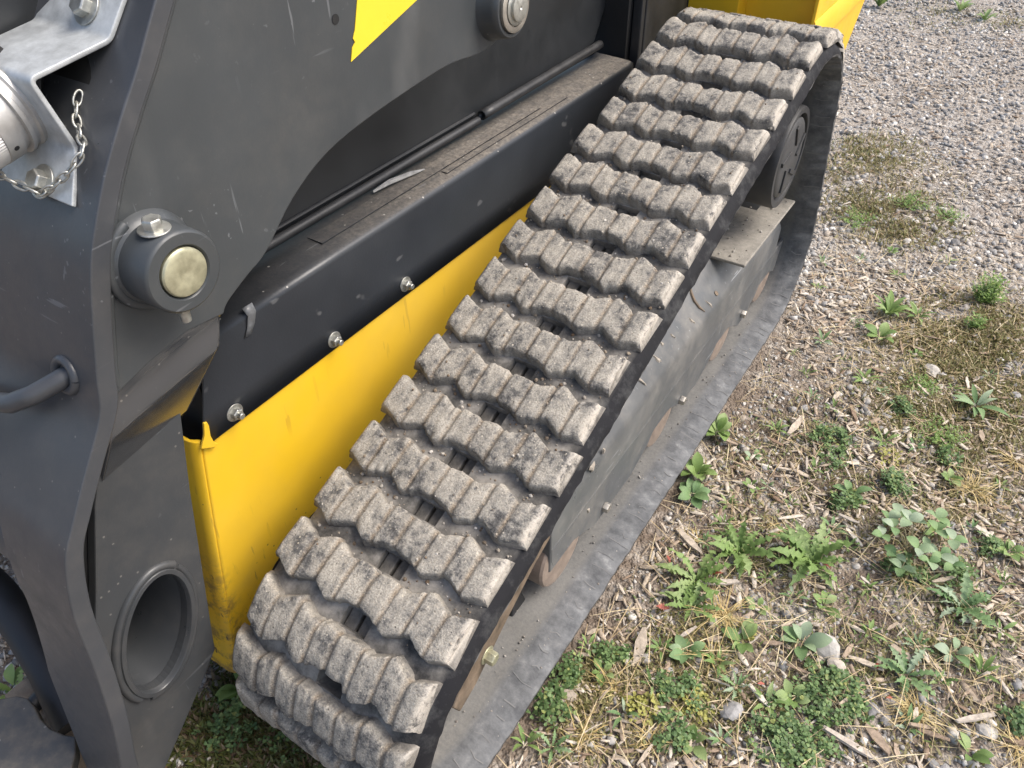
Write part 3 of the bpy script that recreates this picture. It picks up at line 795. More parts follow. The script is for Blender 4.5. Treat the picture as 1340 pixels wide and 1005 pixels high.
for x, add in ((LX + .0005, .0085), (LX + .005, .0085), (LX + .0062, .0075), (LX + .0062, .0018), (LX + .0045, .0005), (-.20, .0005), (-.20, .0115), (LX - .016, .0115)):
    rgs.append([(x, *tpt(k, 64, 1, add)) for k in range(64)])
TB.loft(rgs, True, False); tb = build(TB, 'cross_tube', ARML, arm, smooth=40)
mb = MB(); mb.loft([[(-.192, *tpt(k, 48, 1, .0018)) for k in range(48)]] + [[(x_, .052 + .056 * math.cos(2 * math.pi * k / 48 + 1.2), .425 + .056 * math.sin(2 * math.pi * k / 48 + 1.2)) for k in range(48)] for x_ in (-.25, -.70)] + [[(-.70, .052, .425)] * 48], True, False); build(mb, 'tube_depth_shade', PIT, tb)  # black liner, the shade deep in the tube is put into its colour
mb = MB(); mb.tube([(LX, *tpt(2.4, 40, .985)), (-.19, *tpt(2.4, 40, .985))], .0014, 6); build(mb, 'tube_seam', ARML, tb)
mb = MB(); mb.loft([[(x_, .052 + .060 * math.cos(2 * math.pi * k / 48), .425 + .060 * math.sin(2 * math.pi * k / 48)) for k in range(48)] for x_ in (-.2005, -.95)], True, False); build(mb, 'torque_tube', ARMF, arm, smooth=40)
def weld(pts, r, name, parent, mat=ARML, seed=0, seg=10):
    pts = [Vector(p) for p in pts]; out = []; rr = []
    L = 0
    for i in range(len(pts) - 1):
        k = max(2, int((pts[i + 1] - pts[i]).length / .003))
        for j in range(k): out.append(pts[i].lerp(pts[i + 1], j / k))
    out.append(pts[-1])
    for i, p in enumerate(out):
        rr.append(r * (1 + .09 * mn.noise(p * 45)))
    m = MB(); m.tube(out, rr, seg); return build(m, name, mat, parent, smooth=80)
weld([(LX + .0003, *tpt(k, 64, 1, .0125)) for k in range(-4, 28)], .0058, 'weld_bead', tb)
weld([(LX + .0003, *tpt(k, 64, 1, .0120)) for k in range(30, 60)], .0042, 'weld_bead', tb, seed=2)
# front plate, swept along the curved profile, a finger's width proud of the side plate
FP = MB(); rings = []
for p in pr:
    xi = inner_x(p[1])
    rings.append([(-.0205, p[0], p[1]), (xi, p[0], p[1]), (xi, p[0] + .021, p[1] - .003), (-.0205, p[0] + .021, p[1] - .003)])
FP.loft(rings); fp = build(FP, 'front_plate', ARMF, arm, bevel=.0022)
weld([(-.030, p[0] + .025, p[1] - .004) for p in pr if p[1] > .76][::2], .0035, 'weld_bead', arm, ARM, 1)
weld([(LX + .001, p[0] + .027, p[1] - .004) for p in pr if .15 < p[1] < .43][::2], .005, 'weld_bead', arm, ARML, 1)
# pin boss with pin, cross bolt
BC = atx(243, 357, .022)
by, bz = BC[1], BC[2]
mb = MB(); mb.lathe((-.031, by, bz), (1, 0, 0), [(0, .050), (.008, .047), (.012, .0425), (.049, .0425), (.0515, .041), (.0525, .0395), (.0525, .0285), (.0505, .0268), (.044, .0264), (.044, .005)], 72)
boss = build(mb, 'pin_boss', ARM, arm, smooth=32)
mb = MB(); mb.lathe((.0125, by, bz), (1, 0, 0), [(0, .0252), (.0085, .0252), (.0105, .0238), (.0115, .0215), (.0110, .006), (.0095, .001)], 56); build(mb, 'pivot_pin', PIN, boss, smooth=30)
mb = MB(); hexbolt(mb, (.001, by - .004, bz + .0425), (.05, 0, 1), .0098, .0115, .0155, 0, (1, .4, 0)); mb.lathe((.001, by - .004, bz + .036), (0, 0, 1), [(0, .006), (.008, .006)], 14); build(mb, 'cross_bolt', ZINC, boss, bevel=.0008)
mb = MB(); mb.lathe((.001, by - .004, bz - .0405), (0, 0, -1), [(0, .0055), (.022, .0055), (.0225, .0045)], 16); hexbolt(mb, (.001, by - .004, bz - .0420), (0, 0, -1), .0088, .008, 0, 0, (1, .4, 0)); build(mb, 'bolt_nut', ZINC, boss, bevel=.0006)
weld([(-.0275, by + .047 * math.cos(a), bz + .047 * math.sin(a)) for a in np.linspace(1.9, 4.6, 30)], .0065, 'weld_bead', boss, ARM, 3)
# upper pivot
PC = atx(681, 10, .012); 
mb = MB(); mb.lathe((-.031, PC[1], PC[2]), (1, 0, 0), [(0, .050), (.010, .046), (.022, .044), (.030, .042), (.032, .040), (.032, .036), (.028, .035), (.028, .01)], 64); pb = build(mb, 'upper_boss', ARM, arm, smooth=32)
mb = MB(); mb.lathe((-.003, PC[1], PC[2]), (1, 0, 0), [(0, .034), (.008, .034), (.009, .032), (.009, .026), (.005, .0255), (.005, .01)], 56); build(mb, 'washer_ring', STEELW, pb, smooth=30)
mb = MB(); mb.lathe((.001, PC[1], PC[2]), (1, 0, 0), [(0, .024), (.006, .024), (.007, .0225), (.0075, .019), (.0115, .0185), (.0125, .0165), (.0125, .003), (.0110, .001)], 48); build(mb, 'pivot_pin', ZINC, pb, smooth=30)
# decal and a black disc painted for the shade in a small hole
dec = [(.535, 1.037), (.66, 1.19), (.79, 1.19), (.641, 1.014), (.511, .975), (.5165, .990), (.522, .994), (.5195, .999), (.5245, 1.007)]
mb = MB(); mb.prism(dec, -.0298, -.0290); build(mb, 'stripe_decal', DECAL, arm)
mb = MB(); mb.lathe((-.0299, .497, 1.025), (1, 0, 0), [(0, .0055), (.0006, .0055), (.0006, .001)], 20); build(mb, 'rivet_hole_shade', PIT, arm)
# bent grab rod welded to the front plate
mb = MB()
hp = [Vector((-.30, .055, .70)), Vector((-.22, .043, .722)), Vector((-.15, .040, .741)), Vector((-.115, .045, .752)), Vector((-.092, .060, .763)), Vector((-.078, .084, .772)), Vector((-.073, .105, .776))]
pts = []
for i in range(len(hp) - 1):
    for k in range(5): pts.append(hp[i].lerp(hp[i + 1], k / 5))
pts.append(hp[-1])
mb.tube(pts, .0105, 20); gr = build(mb, 'grab_rod', ARMF, arm, smooth=60)
weld([Vector((-.074, .0905, .776)) + Vector((math.cos(a), .30 * math.sin(a), .95 * math.sin(a))) * .0165 for a in np.linspace(0, 6.28, 22)], .0055, 'weld_bead', gr, ARMF)

# galvanised bracket with hydraulic coupler and chain
P0 = np.array([0, .277, 1.094]); fn = np.array([0, -.785, .620]); ft = np.array([0, -.62, -.785])
def face(u, v, off=0.0):
    d = ray(u, v); k = ((P0 + fn * off - CAM) @ fn) / (d @ fn); return CAM + d * k
def V(a): return Vector([float(q) for q in a])
a0, a1 = face(165, -4, .003), face(145, 53, .003); ap = atx(40, 105, -.072); b1 = face(101, 194, .003); b2 = face(97, 271, .003)
wd = Vector((-.115, 0, 0))
mb = MB()
lineR = [V(a0), V(a1) , V(ap), V(b1), V(b2)]
# rounded folds
def rounded(pts, r=.006, k=5):
    out = [pts[0]]
    for i in range(1, len(pts) - 1):
        d0 = (pts[i - 1] - pts[i]).normalized(); d1 = (pts[i + 1] - pts[i]).normalized()
        for j in range(k + 1):
            t = j / k; out.append(pts[i] + d0 * r * (1 - t) ** 2 + d1 * r * t ** 2)
    return out + [pts[-1]]
rl = rounded(lineR)
rows = []
for i, p in enumerate(rl):
    q = p + wd * (1.0 if i > 0 else .75)
    rows.append([p, p + wd * .33, p + wd * .66, q])
mb.loft(rows, closed=False)
br = link('coupler_bracket', mb.mesh('coupler_bracket', 50), GALV, arm); so_ = br.modifiers.new('sol', 'SOLIDIFY'); so_.thickness = .005; so_.offset = 0
bv = br.modifiers.new('bevel', 'BEVEL'); bv.width = .0012; bv.segments = 2; bv.limit_method = 'ANGLE'; bv.angle_limit = R(50)
for (u, v) in ((114, 10), (56, 238)):
    mb = MB(); hexbolt(mb, V(face(u, v, .006)), V(fn), .0105, .010, .0165); build(mb, 'bracket_bolt', ZINC, br, bevel=.0006)
# black disc: shade of the arm's opening behind the bracket, put in as colour
mb = MB(); oc = V(face(78, 118, .0)); mb.lathe(oc + V(fn) * -.004, V(fn), [(0, .046), (.0048, .046), (.0052, .044), (.0052, .001)], 40); build(mb, 'hose_opening_shade', PIT, fp)
mb = MB(); mb.tube([oc + V(fn) * .004 + Vector((-.02, 0, 0)), oc + V(fn) * .03 + Vector((-.035, .0, -.006)), oc + V(fn) * .055 + Vector((-.055, 0, -.014))], .026, 20); build(mb, 'coupler_hose', RUBBER, br, smooth=60)
# coupler axis: normal of the bracket's front limb
e1 = (V(b1) - V(ap)).normalized(); cn = Vector((1, 0, 0)).cross(e1).normalized()
if cn.dot(V(CAM) - V(ap)) < 0: cn = -cn
mid = (V(b1) + V(ap)) / 2 + Vector((-.068, 0, 0))
mb = MB(); mb.lathe(mid, cn, [(0, .040), (.002, .0435), (.006, .0435), (.008, .041), (.012, .041), (.013, .043), (.017, .043), (.018, .0385), (.024, .0385)], 64); cp = build(mb, 'coupler_body', ALU, br, smooth=30)
mb = MB(); kn = []
for d, r0, kk in ((.024, .0415, 0), (.040, .0415, 0), (.0405, .041, 1), (.066, .041, 1), (.0665, .0385, 0), (.068, .030, 0)):
    u_ = Vector((1, 0, 0)); w_ = cn.cross(u_); ring = []
    for k in range(180):
        a = 2 * math.pi * k / 180; r = r0 - (.0010 if (kk and k % 2) else 0); ring.append(mid + cn * d + (u_ * math.cos(a) + w_ * math.sin(a)) * r)
    kn.append(ring)
mb.loft(kn); build(mb, 'knurled_cap', ALU, br, smooth=25)
mb = MB(); e = mid + cn * .033 + (Vector((1, 0, 0)) * .86 + cn.cross(Vector((1, 0, 0))) * (.5 if (cn.cross(Vector((1, 0, 0)))).z < 0 else -.5)) * .0405; mb.lathe(e, (e - (mid + cn * .033)).normalized(), [(0, .0026), (.0016, .0026), (.0016, .0005)], 12); build(mb, 'set_hole_shade', PIT, br)  # black dot painted for the shade inside a small hole in the cap
# chain
lk = MB(); pts = []
for k in range(24):
    a = 2 * math.pi * k / 24; pts.append(Vector((.0034 * math.cos(a), .0068 * math.sin(a) + math.copysign(.0008, math.sin(a)), 0)))
rings = []
for i in range(24):
    p = pts[i]; t = (pts[(i + 1) % 24] - pts[i - 1]).normalized(); nrm = Vector((0, 0, 1)).cross(t)
    rings.append([p + (nrm * math.cos(b) + Vector((0, 0, 1)) * math.sin(b)) * .0012 for b in [2 * math.pi * q / 8 for q in range(8)]])
rings.append(rings[0]); lk.loft(rings, True, False); lkm = lk.mesh('chain_link', 80); lkm.materials.append(ZINC)
cpx = [(104, 121, .004), (100, 130, .005), (99, 150, .006), (103, 172, .007), (110, 192, .010), (104, 208, .012), (90, 224, .014), (74, 240, .014), (58, 252, .013), (48, 253, .012), (32, 245, .018), (14, 237, .024), (-4, 228, .030), (-24, 214, .038)]
cps = [V(face(*q)) for q in cpx]
dens = [cps[0]]
for i in range(len(cps) - 1):
    for k in range(1, 21): dens.append(cps[i].lerp(cps[i + 1], k / 20))
acc = 0; nodes = [dens[0]]
for i in range(1, len(dens)):
    acc += (dens[i] - dens[i - 1]).length
    if acc >= .0112: nodes.append(dens[i]); acc = 0
for i in range(len(nodes) - 1):
    c = (nodes[i] + nodes[i + 1]) / 2; yv = (nodes[i + 1] - nodes[i]).normalized(); zv = V(fn); zv = (zv - yv * zv.dot(yv)).normalized(); xv = yv.cross(zv)
    tw = R(20) if i % 2 else R(110); rot = Matrix((xv, yv, zv)).transposed() @ Matrix.Rotation(tw, 3, 'Y')
    o = link('chain_link', lkm, None, br); o.matrix_local = Matrix.Translation(c) @ rot.to_4x4()

# lower coupler plate and hoses at the foot of the arm
mb = MB()
qp = [atz(u, v, .17) for u, v in ((-60, 920), (0, 914), (22, 910), (36, 913), (46, 925), (53, 940), (66, 953), (84, 961), (99, 963), (99, 985), (92, 1012), (85, 1060), (-80, 1090))]
mb.loft([[(p[0], p[1], .15) for p in qp], [(p[0], p[1], .17) for p in qp]]); build(mb, 'attachment_plate', QAP, arm, bevel=.003)
mb = MB(); mb.tube([V(atz(-60, 720, .18)), V(atz(-5, 775, .17)), V(atz(32, 822, .16)), V(atz(64, 875, .13)), V(atz(100, 950, .10))], .030, 24); build(mb, 'hydraulic_hose', RUBBER, arm, smooth=70)
mb = MB(); mb.tube([V(atz(42, 925, .10)), V(atz(68, 896, .10)), V(atz(90, 880, .10))], .014, 14); build(mb, 'hose_fitting', SEAL, arm, smooth=50)
mb = MB(); mb.box(V(atz(75, 945, .05)), (.16, .05, .09)); build(mb, 'coupler_bar', RUST, arm, bevel=.004)

# ================================================================== GROUND COVER
def scatter(name, base, faces, pts, scl, mat, yaw=None, tilt=.25, lift=0.0, jitter=0.0, parent=None, **props):
    n = len(pts); k = len(base); base = np.asarray(base, float)
    yaw = rng.uniform(0, 2 * np.pi, n) if yaw is None else yaw
    v = base[None] * scl[:, None, :]
    if jitter: v = v + rng.normal(0, jitter, v.shape) * scl.min(1)[:, None, None]
    ta = rng.normal(0, tilt, n); tb_ = rng.normal(0, tilt, n)
    ca, sa = np.cos(ta)[:, None], np.sin(ta)[:, None]
    y2 = v[..., 1] * ca - v[..., 2] * sa; z2 = v[..., 1] * sa + v[..., 2] * ca
    cb, sb = np.cos(tb_)[:, None], np.sin(tb_)[:, None]
    x2 = v[..., 0] * cb + z2 * sb; z3 = -v[..., 0] * sb + z2 * cb
    cy, sy = np.cos(yaw)[:, None], np.sin(yaw)[:, None]
    xo = x2 * cy - y2 * sy; yo = x2 * sy + y2 * cy
    W = np.stack([xo + pts[:, 0:1], yo + pts[:, 1:2], z3 + gz(pts[:, 0], pts[:, 1])[:, None] + (lift if np.isscalar(lift) else lift[:, None])], -1).reshape(-1, 3)
    fa = np.asarray(faces); FF = (fa[None] + (np.arange(n) * k)[:, None, None]).reshape(-1, fa.shape[1])
    me = bpy.data.meshes.new(name); me.vertices.add(len(W)); me.vertices.foreach_set('co', W.astype(np.float32).ravel())
    me.loops.add(FF.size); me.loops.foreach_set('vertex_index', FF.astype(np.int32).ravel())
    me.polygons.add(len(FF)); me.polygons.foreach_set('loop_start', np.arange(0, FF.size, FF.shape[1], dtype=np.int32))
    me.update(); me.validate()
    return link(name, me, mat, parent, **props)
phi = (1 + 5 ** .5) / 2
ICO = np.array([(-1, phi, 0), (1, phi, 0), (-1, -phi, 0), (1, -phi, 0), (0, -1, phi), (0, 1, phi), (0, -1, -phi), (0, 1, -phi), (phi, 0, -1), (phi, 0, 1), (-phi, 0, -1), (-phi, 0, 1)]) / math.sqrt(1 + phi * phi)
ICOF = [(0, 11, 5), (0, 5, 1), (0, 1, 7), (0, 7, 10), (0, 10, 11), (1, 5, 9), (5, 11, 4), (11, 10, 2), (10, 7, 6), (7, 1, 8), (3, 9, 4), (3, 4, 2), (3, 2, 6), (3, 6, 8), (3, 8, 9), (4, 9, 5), (2, 4, 11), (6, 2, 10), (8, 6, 7), (9, 8, 1)]
CHB = np.array([(-1, -.6, -.5), (-1, .7, -.4), (-.9, .6, .5), (-.95, -.5, .4), (.2, -1, -.5), (.1, 1, -.5), (.15, .9, .55), (.2, -.85, .5), (1, -.35, -.4), (.95, .45, -.4), (.9, .4, .35), (1, -.3, .4)])
CHF = [(0, 1, 2, 3), (0, 3, 7, 4), (4, 7, 11, 8), (1, 5, 6, 2), (5, 9, 10, 6), (3, 2, 6, 7), (7, 6, 10, 11), (8, 11, 10, 9), (0, 4, 5, 1), (4, 8, 9, 5)]
def rect(n, x0, x1, y0, y1): return np.stack([rng.uniform(x0, x1, n), rng.uniform(y0, y1, n)], -1)
def patch(p, f, seed=0): return np.sin(p[:, 0] * f + seed) * np.sin(p[:, 1] * f * 1.13 + seed * 2) + .6 * np.sin(p[:, 0] * f * 2.3 - p[:, 1] * f * 1.9 + seed * 3)
def clear(p):   # not under the track's contact patch
    return ~((p[:, 0] > -.02) & (p[:, 0] < .325) & (p[:, 1] > .22) & (p[:, 1] < 1.75))
def sizes(n, lo, hi, ex=2.0): return lo + (hi - lo) * rng.random(n) ** ex

# gravel: fine grit everywhere, coarser stones in patches, broad gravel bed behind
p = rect(34000, .2, 1.9, -.5, 2.4); p = p[clear(p)]; s = sizes(len(p), .0018, .0065, 2)
scatter('gravel', ICO, ICOF, p, np.stack([s, s * .8, s * .6], -1), STONE, tilt=.4, jitter=.22, lift=s * .2, kind='stuff')
p = rect(9000, .25, 2.0, -.4, 2.5); p = p[clear(p)]; p = p[patch(p, 5.2, 1) + rng.normal(0, .5, len(p)) > .25]; s = sizes(len(p), .005, .014, 1.8)
scatter('gravel', ICO, ICOF, p, np.stack([s, s * .8, s * .6], -1), STONE, tilt=.4, jitter=.2, lift=s * .15, kind='stuff')
p = rect(46000, -.5, 3.4, 1.8, 6.8); p = p[p[:, 0] < .9 + (p[:, 1] - 1.2) * .45]; p = p[clear(p)]; s = sizes(len(p), .004, .015, 2.2)
scatter('gravel', ICO, ICOF, p, np.stack([s, s * .8, s * .55], -1), STONE, tilt=.4, jitter=.2, lift=s * .15, kind='stuff')
p = rect(9000, -1.1, .0, -.45, .75); s = sizes(len(p), .002, .012, 2)
scatter('gravel', ICO, ICOF, p, np.stack([s, s * .8, s * .6], -1), STONE, tilt=.4, jitter=.22, lift=s * .2, kind='stuff')
# wood chips
def chips(n, box, keep, lo, hi, name='wood_chips'):
    p = rect(n, *box); p = p[clear(p)]; p = p[keep(p)]
    L = sizes(len(p), lo, hi, 2.2)
    sc3 = np.stack([L, np.minimum(L * rng.uniform(.10, .34, len(p)), .009), np.minimum(L * rng.uniform(.05, .14, len(p)), .004)], -1)
    scatter(name, CHB, CHF, p, sc3, CHIP, tilt=.16, jitter=.10, lift=.003 + rng.random(len(p)) * .007, kind='stuff')
chips(25000, (.3, 1.9, -.45, 2.2), lambda p: patch(p, 4.1, 4) + rng.normal(0, .7, len(p)) > -.1, .005, .021)
chips(9000, (.2, 2.8, 1.9, 4.0), lambda p: patch(p, 2.6, 2) + rng.normal(0, .5, len(p)) > .5, .006, .018)
chips(14000, (-.4, 3.2, 2.4, 7.0), lambda p: patch(p, 1.7, 5) + rng.normal(0, .6, len(p)) > -.1, .006, .022)
chips(2500, (-1.1, .2, -.45, .7), lambda p: p[:, 0] > -9, .005, .018)
# dry straw
ST = np.array([(-1, -.02, 0), (-1, .02, 0), (0, .03, .06), (0, -.03, .06), (1, -.01, 0), (1, .01, 0)])
STF = [(0, 1, 2, 3), (3, 2, 5, 4)]
p = rect(6500, .3, 1.9, -.45, 2.4); p = p[clear(p)]; L = sizes(len(p), .012, .055, 1.8)
scatter('dry_straw', ST, STF, p, np.stack([L, L * .6, L], -1), STRAW, tilt=.12, lift=.006 + rng.random(len(p)) * .01, kind='stuff')

# single chips and stones (the largest that lie open in the foreground)
def one_mesh(name, base, faces, scl, jit, mat):
    v = np.asarray(base) * np.array(scl) + rng.normal(0, jit, (len(base), 3)) * min(scl)
    me = bpy.data.meshes.new(name); me.from_pydata(v.tolist(), [], [tuple(f) for f in faces]); me.materials.append(mat); return me
CH_ME = [one_mesh('wood_chip', CHB, CHF, (L, L * a, L * b), .12, CHIP1) for L, a, b in ((.03, .2, .09), (.026, .3, .12), (.034, .14, .08), (.022, .34, .14), (.038, .18, .1), (.03, .25, .07))]
def stone_mesh(a, sd):
    bm = bmesh.new(); bmesh.ops.create_icosphere(bm, subdivisions=2, radius=1)
    for v in bm.verts:
        d = 1 + .28 * mn.noise(v.co * 1.1 + Vector((sd, 0, 0))) + .10 * mn.noise(v.co * 3 + Vector((0, sd, 0))); v.co = Vector((v.co.x * a, v.co.y * a * .78, v.co.z * a * .5)) * d
    me = bpy.data.meshes.new('stone'); bm.to_mesh(me); bm.free(); me.materials.append(STONE1)
    return me
STN_ME = [stone_mesh(a, i * 7.3) for i, a in enumerate((.011, .013, .015, .012, .016))]
def place(name, me, x, y, dz, sc_=1.0, yaw=None, tilt=.15):
    o = link(name, me, None); o.location = (x, y, float(gz(x, y)) + dz); o.scale = (sc_,) * 3
    o.rotation_euler = (random.gauss(0, tilt), random.gauss(0, tilt), random.uniform(0, 6.28) if yaw is None else yaw); return o
big = [((900, 712), 'broad dark brown wood chunk lying close beside the track edge', 1.15), ((836, 856), 'split weathered wood chunk near the lower track edge', 1.2),
       ((1112, 980), 'thick pale wood chunk at the bottom edge of the ground', 1.25), ((1146, 972), 'flat tan wood chunk leaning beside a thicker pale one', 1.1),
       ((940, 768), 'pinkish wood chip under the red leaf', .9), ((1182, 860), 'flat tan wood chip right of the pale stones', .8), ((1132, 868), 'long curled pale wood chip above the big clover patch', .9),
       ((1290, 700), 'narrow pale stick right of the tall leafy clover', .85), ((1272, 945), 'grey split stick near the lower right corner', 1.1), ((955, 582), 'short pale wood chip right of the leafy weed by the track', .7), ((1040, 560), 'bleached forked wood piece left of dark clover', 1.0)]
for i, ((u, v), lab, s) in enumerate(big):
    q = gpt(u, v); o = place('wood_chip', CH_ME[i % 6], q[0], q[1], .013, s * 1.15); tag(o, lab, 'wood chip', 'large wood chips')
k = 0
for q in rect(900, .42, 1.35, -.2, 2.0):
    if q[0] < .36 + .0 or k >= 210: continue
    o = place('wood_chip', CH_ME[k % 6], q[0], q[1], .010 + random.random() * .006, random.uniform(.4, .85)); k += 1
    tag(o, 'loose weathered wood chip among many on the gravelly soil', 'wood chip', 'loose wood chips on the soil')
bigst = [((1197, 133), 'white stone alone on the far gravel', 1.9), ((1219, 484), 'pale grey rock at the edge of mossy growth', 2.1), ((745, 917), 'white pebble below the lower track edge', 1.0), ((1119, 607), 'smooth pale pebble between the wood chips', 1.2),
         ((1082, 850), 'bluish grey rock in the bare patch', 1.8), ((1095, 872), 'flat grey rock under the curled wood chip', 1.9), ((1250, 318), 'light stone beside the far mossy patch', 1.5), ((955, 935), 'bluish pebble left of the two pale sticks', 1.5), ((1290, 960), 'grey rock near the bottom right corner', 1.6)]
for i, ((u, v), lab, s) in enumerate(bigst):
    q = gpt(u, v); o = place('stone', STN_ME[i % 5], q[0], q[1], .006, s); tag(o, lab, 'stone', 'large stones')
k = 0
for q in rect(900, .4, 1.5, -.2, 2.6):
    if k >= 150: break
    if math.sin(q[0] * 5.2 + 1) * math.sin(q[1] * 5.9 + 2) < .1: continue
    o = place('stone', STN_ME[k % 5], q[0], q[1], .004, random.uniform(.5, 1.0)); k += 1
    tag(o, 'small grey pebble among many on the gravelly soil', 'stone', 'small pebbles on the soil')

# ---- plants
def leaf_mesh(name, mat, kind, L=1.0):
    n = 15; vs = []; fs = []
    for i in range(n):
        t = i / (n - 1)
        if kind == 'lobed':
            wd_ = (.035 + .115 * math.sin(math.pi * min(1, t ** 1.1)) * (1.0 if i % 2 else .12) * (.6 + .6 * t)) * (1 - t ** 6) + .004
        elif kind == 'oval': wd_ = .26 * math.sin(math.pi * t ** 1.25) ** .8 + .01
        elif kind == 'round': wd_ = .36 * math.sin(math.pi * t ** .9) ** .7 + .005
        else: wd_ = .11 * math.sin(math.pi * t ** .9) + .008
        z = .22 * math.sin(t * 2.0) - .18 * t * t
        dt = (-.03 if (kind == 'lobed' and i % 2) else 0); cz = .04 * math.sin(i * 2.1) if kind == 'lobed' else 0
        vs += [(t + dt, -wd_, z + wd_ * .25 + cz), (t, 0, z), (t + dt, wd_, z + wd_ * .25 - cz)]
    for i in range(n - 1):
        a = i * 3; fs += [(a, a + 3, a + 4, a + 1), (a + 1, a + 4, a + 5, a + 2)]
    me = bpy.data.meshes.new(name); me.from_pydata(vs, [], fs); me.materials.append(mat)
    for p_ in me.polygons: p_.use_smooth = True
    return me
LM = {(k, m.name): leaf_mesh('leaf', m, k) for k in ('lobed', 'oval', 'lance', 'round') for m in (WEED, PALE)}
def add_leaf(root, me, base, yaw, pitch, L, roll=0):
    o = bpy.data.objects.new('leaf', me); sc.collection.objects.link(o); o.parent = root
    o.location = base; o.rotation_euler = (roll, -pitch, yaw); o.scale = (L, L, L); return o
def rosette(u, v, kind, mat, n, L, label, pitch=(.15, .6), name='weed'):
    q = gpt(u, v); root = bpy.data.objects.new(name, None); sc.collection.objects.link(root); root.location = q; root.empty_display_size = .02
    tag(root, label, 'weed', 'weeds growing in the gravel')
    a0 = random.uniform(0, 6)
    for i in range(n):
        a = a0 + i * 2.4 + random.uniform(-.3, .3)
        add_leaf(root, LM[(kind, mat.name)], (.004 * math.cos(a), .004 * math.sin(a), .004 + .003 * (i % 3)), a, random.uniform(*pitch), L * random.uniform(.6, 1.05), random.uniform(-.4, .4))
    return root
rosette(1162, 410, 'lance', WEED, 16, .075, 'leafy green weed rosette left of the mossy patch', (.3, .9))
rosette(1148, 446, 'oval', WEED, 8, .05, 'small broad leaved weed just below a leafy rosette')
rosette(1200, 415, 'lance', WEED, 8, .05, 'low green weed touching the right side of a leafy rosette')
rosette(938, 567, 'oval', WEED, 11, .052, 'bright green weed growing at the track edge', (.3, .9))
rosette(912, 625, 'oval', WEED, 12, .05, 'light green weed cluster against the track edge', (.3, .9))
rosette(905, 652, 'oval', PALE, 9, .045, 'paler weed tucked below the weed cluster by the track')
rosette(1048, 843, 'oval', PALE, 7, .05, 'small pale green oval leaved seedling in the gravel', (.2, .6))
rosette(1276, 533, 'lance', PALE, 9, .075, 'star shaped pale weed with narrow leaves right of the moss')
rosette(1060, 735, 'lobed', WEED, 22, .10, 'dandelion with jagged leaves left of the tall clover', (.1, .6))
rosette(968, 722, 'lobed', WEED, 20, .085, 'dandelion beside the broad dark wood chunk', (.1, .6))
rosette(1258, 795, 'lobed', PALE, 18, .075, 'dandelion below and right of the tall clover', (.1, .5))
rosette(1185, 885, 'lobed', PALE, 14, .06, 'flat jagged weed right of the big clover patch', (.1, .4))
rosette(910, 765, 'lobed', WEED, 15, .08, 'jagged weed next to the red leaf', (.1, .5))
rosette(1035, 915, 'oval', WEED, 6, .042, 'young oval leaved weed at the top of the big clover patch', (.3, .9))
rosette(970, 845, 'oval', WEED, 7, .04, 'little green weed left of the pale seedling')
rosette(905, 800, 'lobed', WEED, 12, .065, 'jagged weed growing under dry grass stalks', (.1, .5))
rosette(1062, 522, 'lance', PALE, 7, .03, 'tiny pale weed in the middle of the wood chips')
rosette(1130, 500, 'lance', WEED, 9, .04, 'thin leaved weed near the left end of the moss')
rosette(1320, 720, 'oval', WEED, 8, .034, 'small dark weed at the right border')
rosette(1068, 380, 'lance', WEED, 7, .03, 'small sprig far up beside the track')
rosette(30, 915, 'lobed', WEED, 7, .06, 'jagged weed under the arm at the lower left', (.3, .9))
rosette(22, 905, 'oval', WEED, 5, .04, 'broad leaf weed behind the coupler plate', (.3, .9))
rosette(320, 905, 'oval', WEED, 7, .07, 'broad leaved weed in the shade below the yellow case', (.2, .7))
rosette(1150, 10, 'lance', WEED, 14, .11, 'grey green weed at the top behind the machine', (.5, 1.2))
rosette(1255, 18, 'lance', WEED, 12, .09, 'far weed at the top right of the gravel', (.4, 1.1))
rosette(1288, 28, 'lance', WEED, 10, .08, 'far weed at the right of another far weed', (.4, 1.1))
# tall leafy clover
def tall_clover():
    q = gpt(1190, 725); root = bpy.data.objects.new('clover_plant', None); sc.collection.objects.link(root); root.location = q
    tag(root, 'tall leafy clover with pale green rounded leaflets on thin stems', 'clover')
    stems = MB()
    for i in range(16):
        a = i * 2.39996; r = .018 + .062 * math.sqrt(i / 16); h = random.uniform(.035, .075)
        tip = Vector((r * math.cos(a), r * math.sin(a), h))
        stems.tube([(0, 0, 0), tip * .5 + Vector((0, 0, h * .25)), tip], .0011, 6)
        for k in range(3):
            b = a + (k - 1) * 1.75 + random.uniform(-.2, .2); add_leaf(root, LM[('round', PALE.name)], tip, b, random.uniform(-.1, .35), random.uniform(.022, .031), random.uniform(-.3, .3))
    o = build(stems, 'stem', m_simple('stem_green', (.25, .22, .12), .6)); o.parent = root
tall_clover()
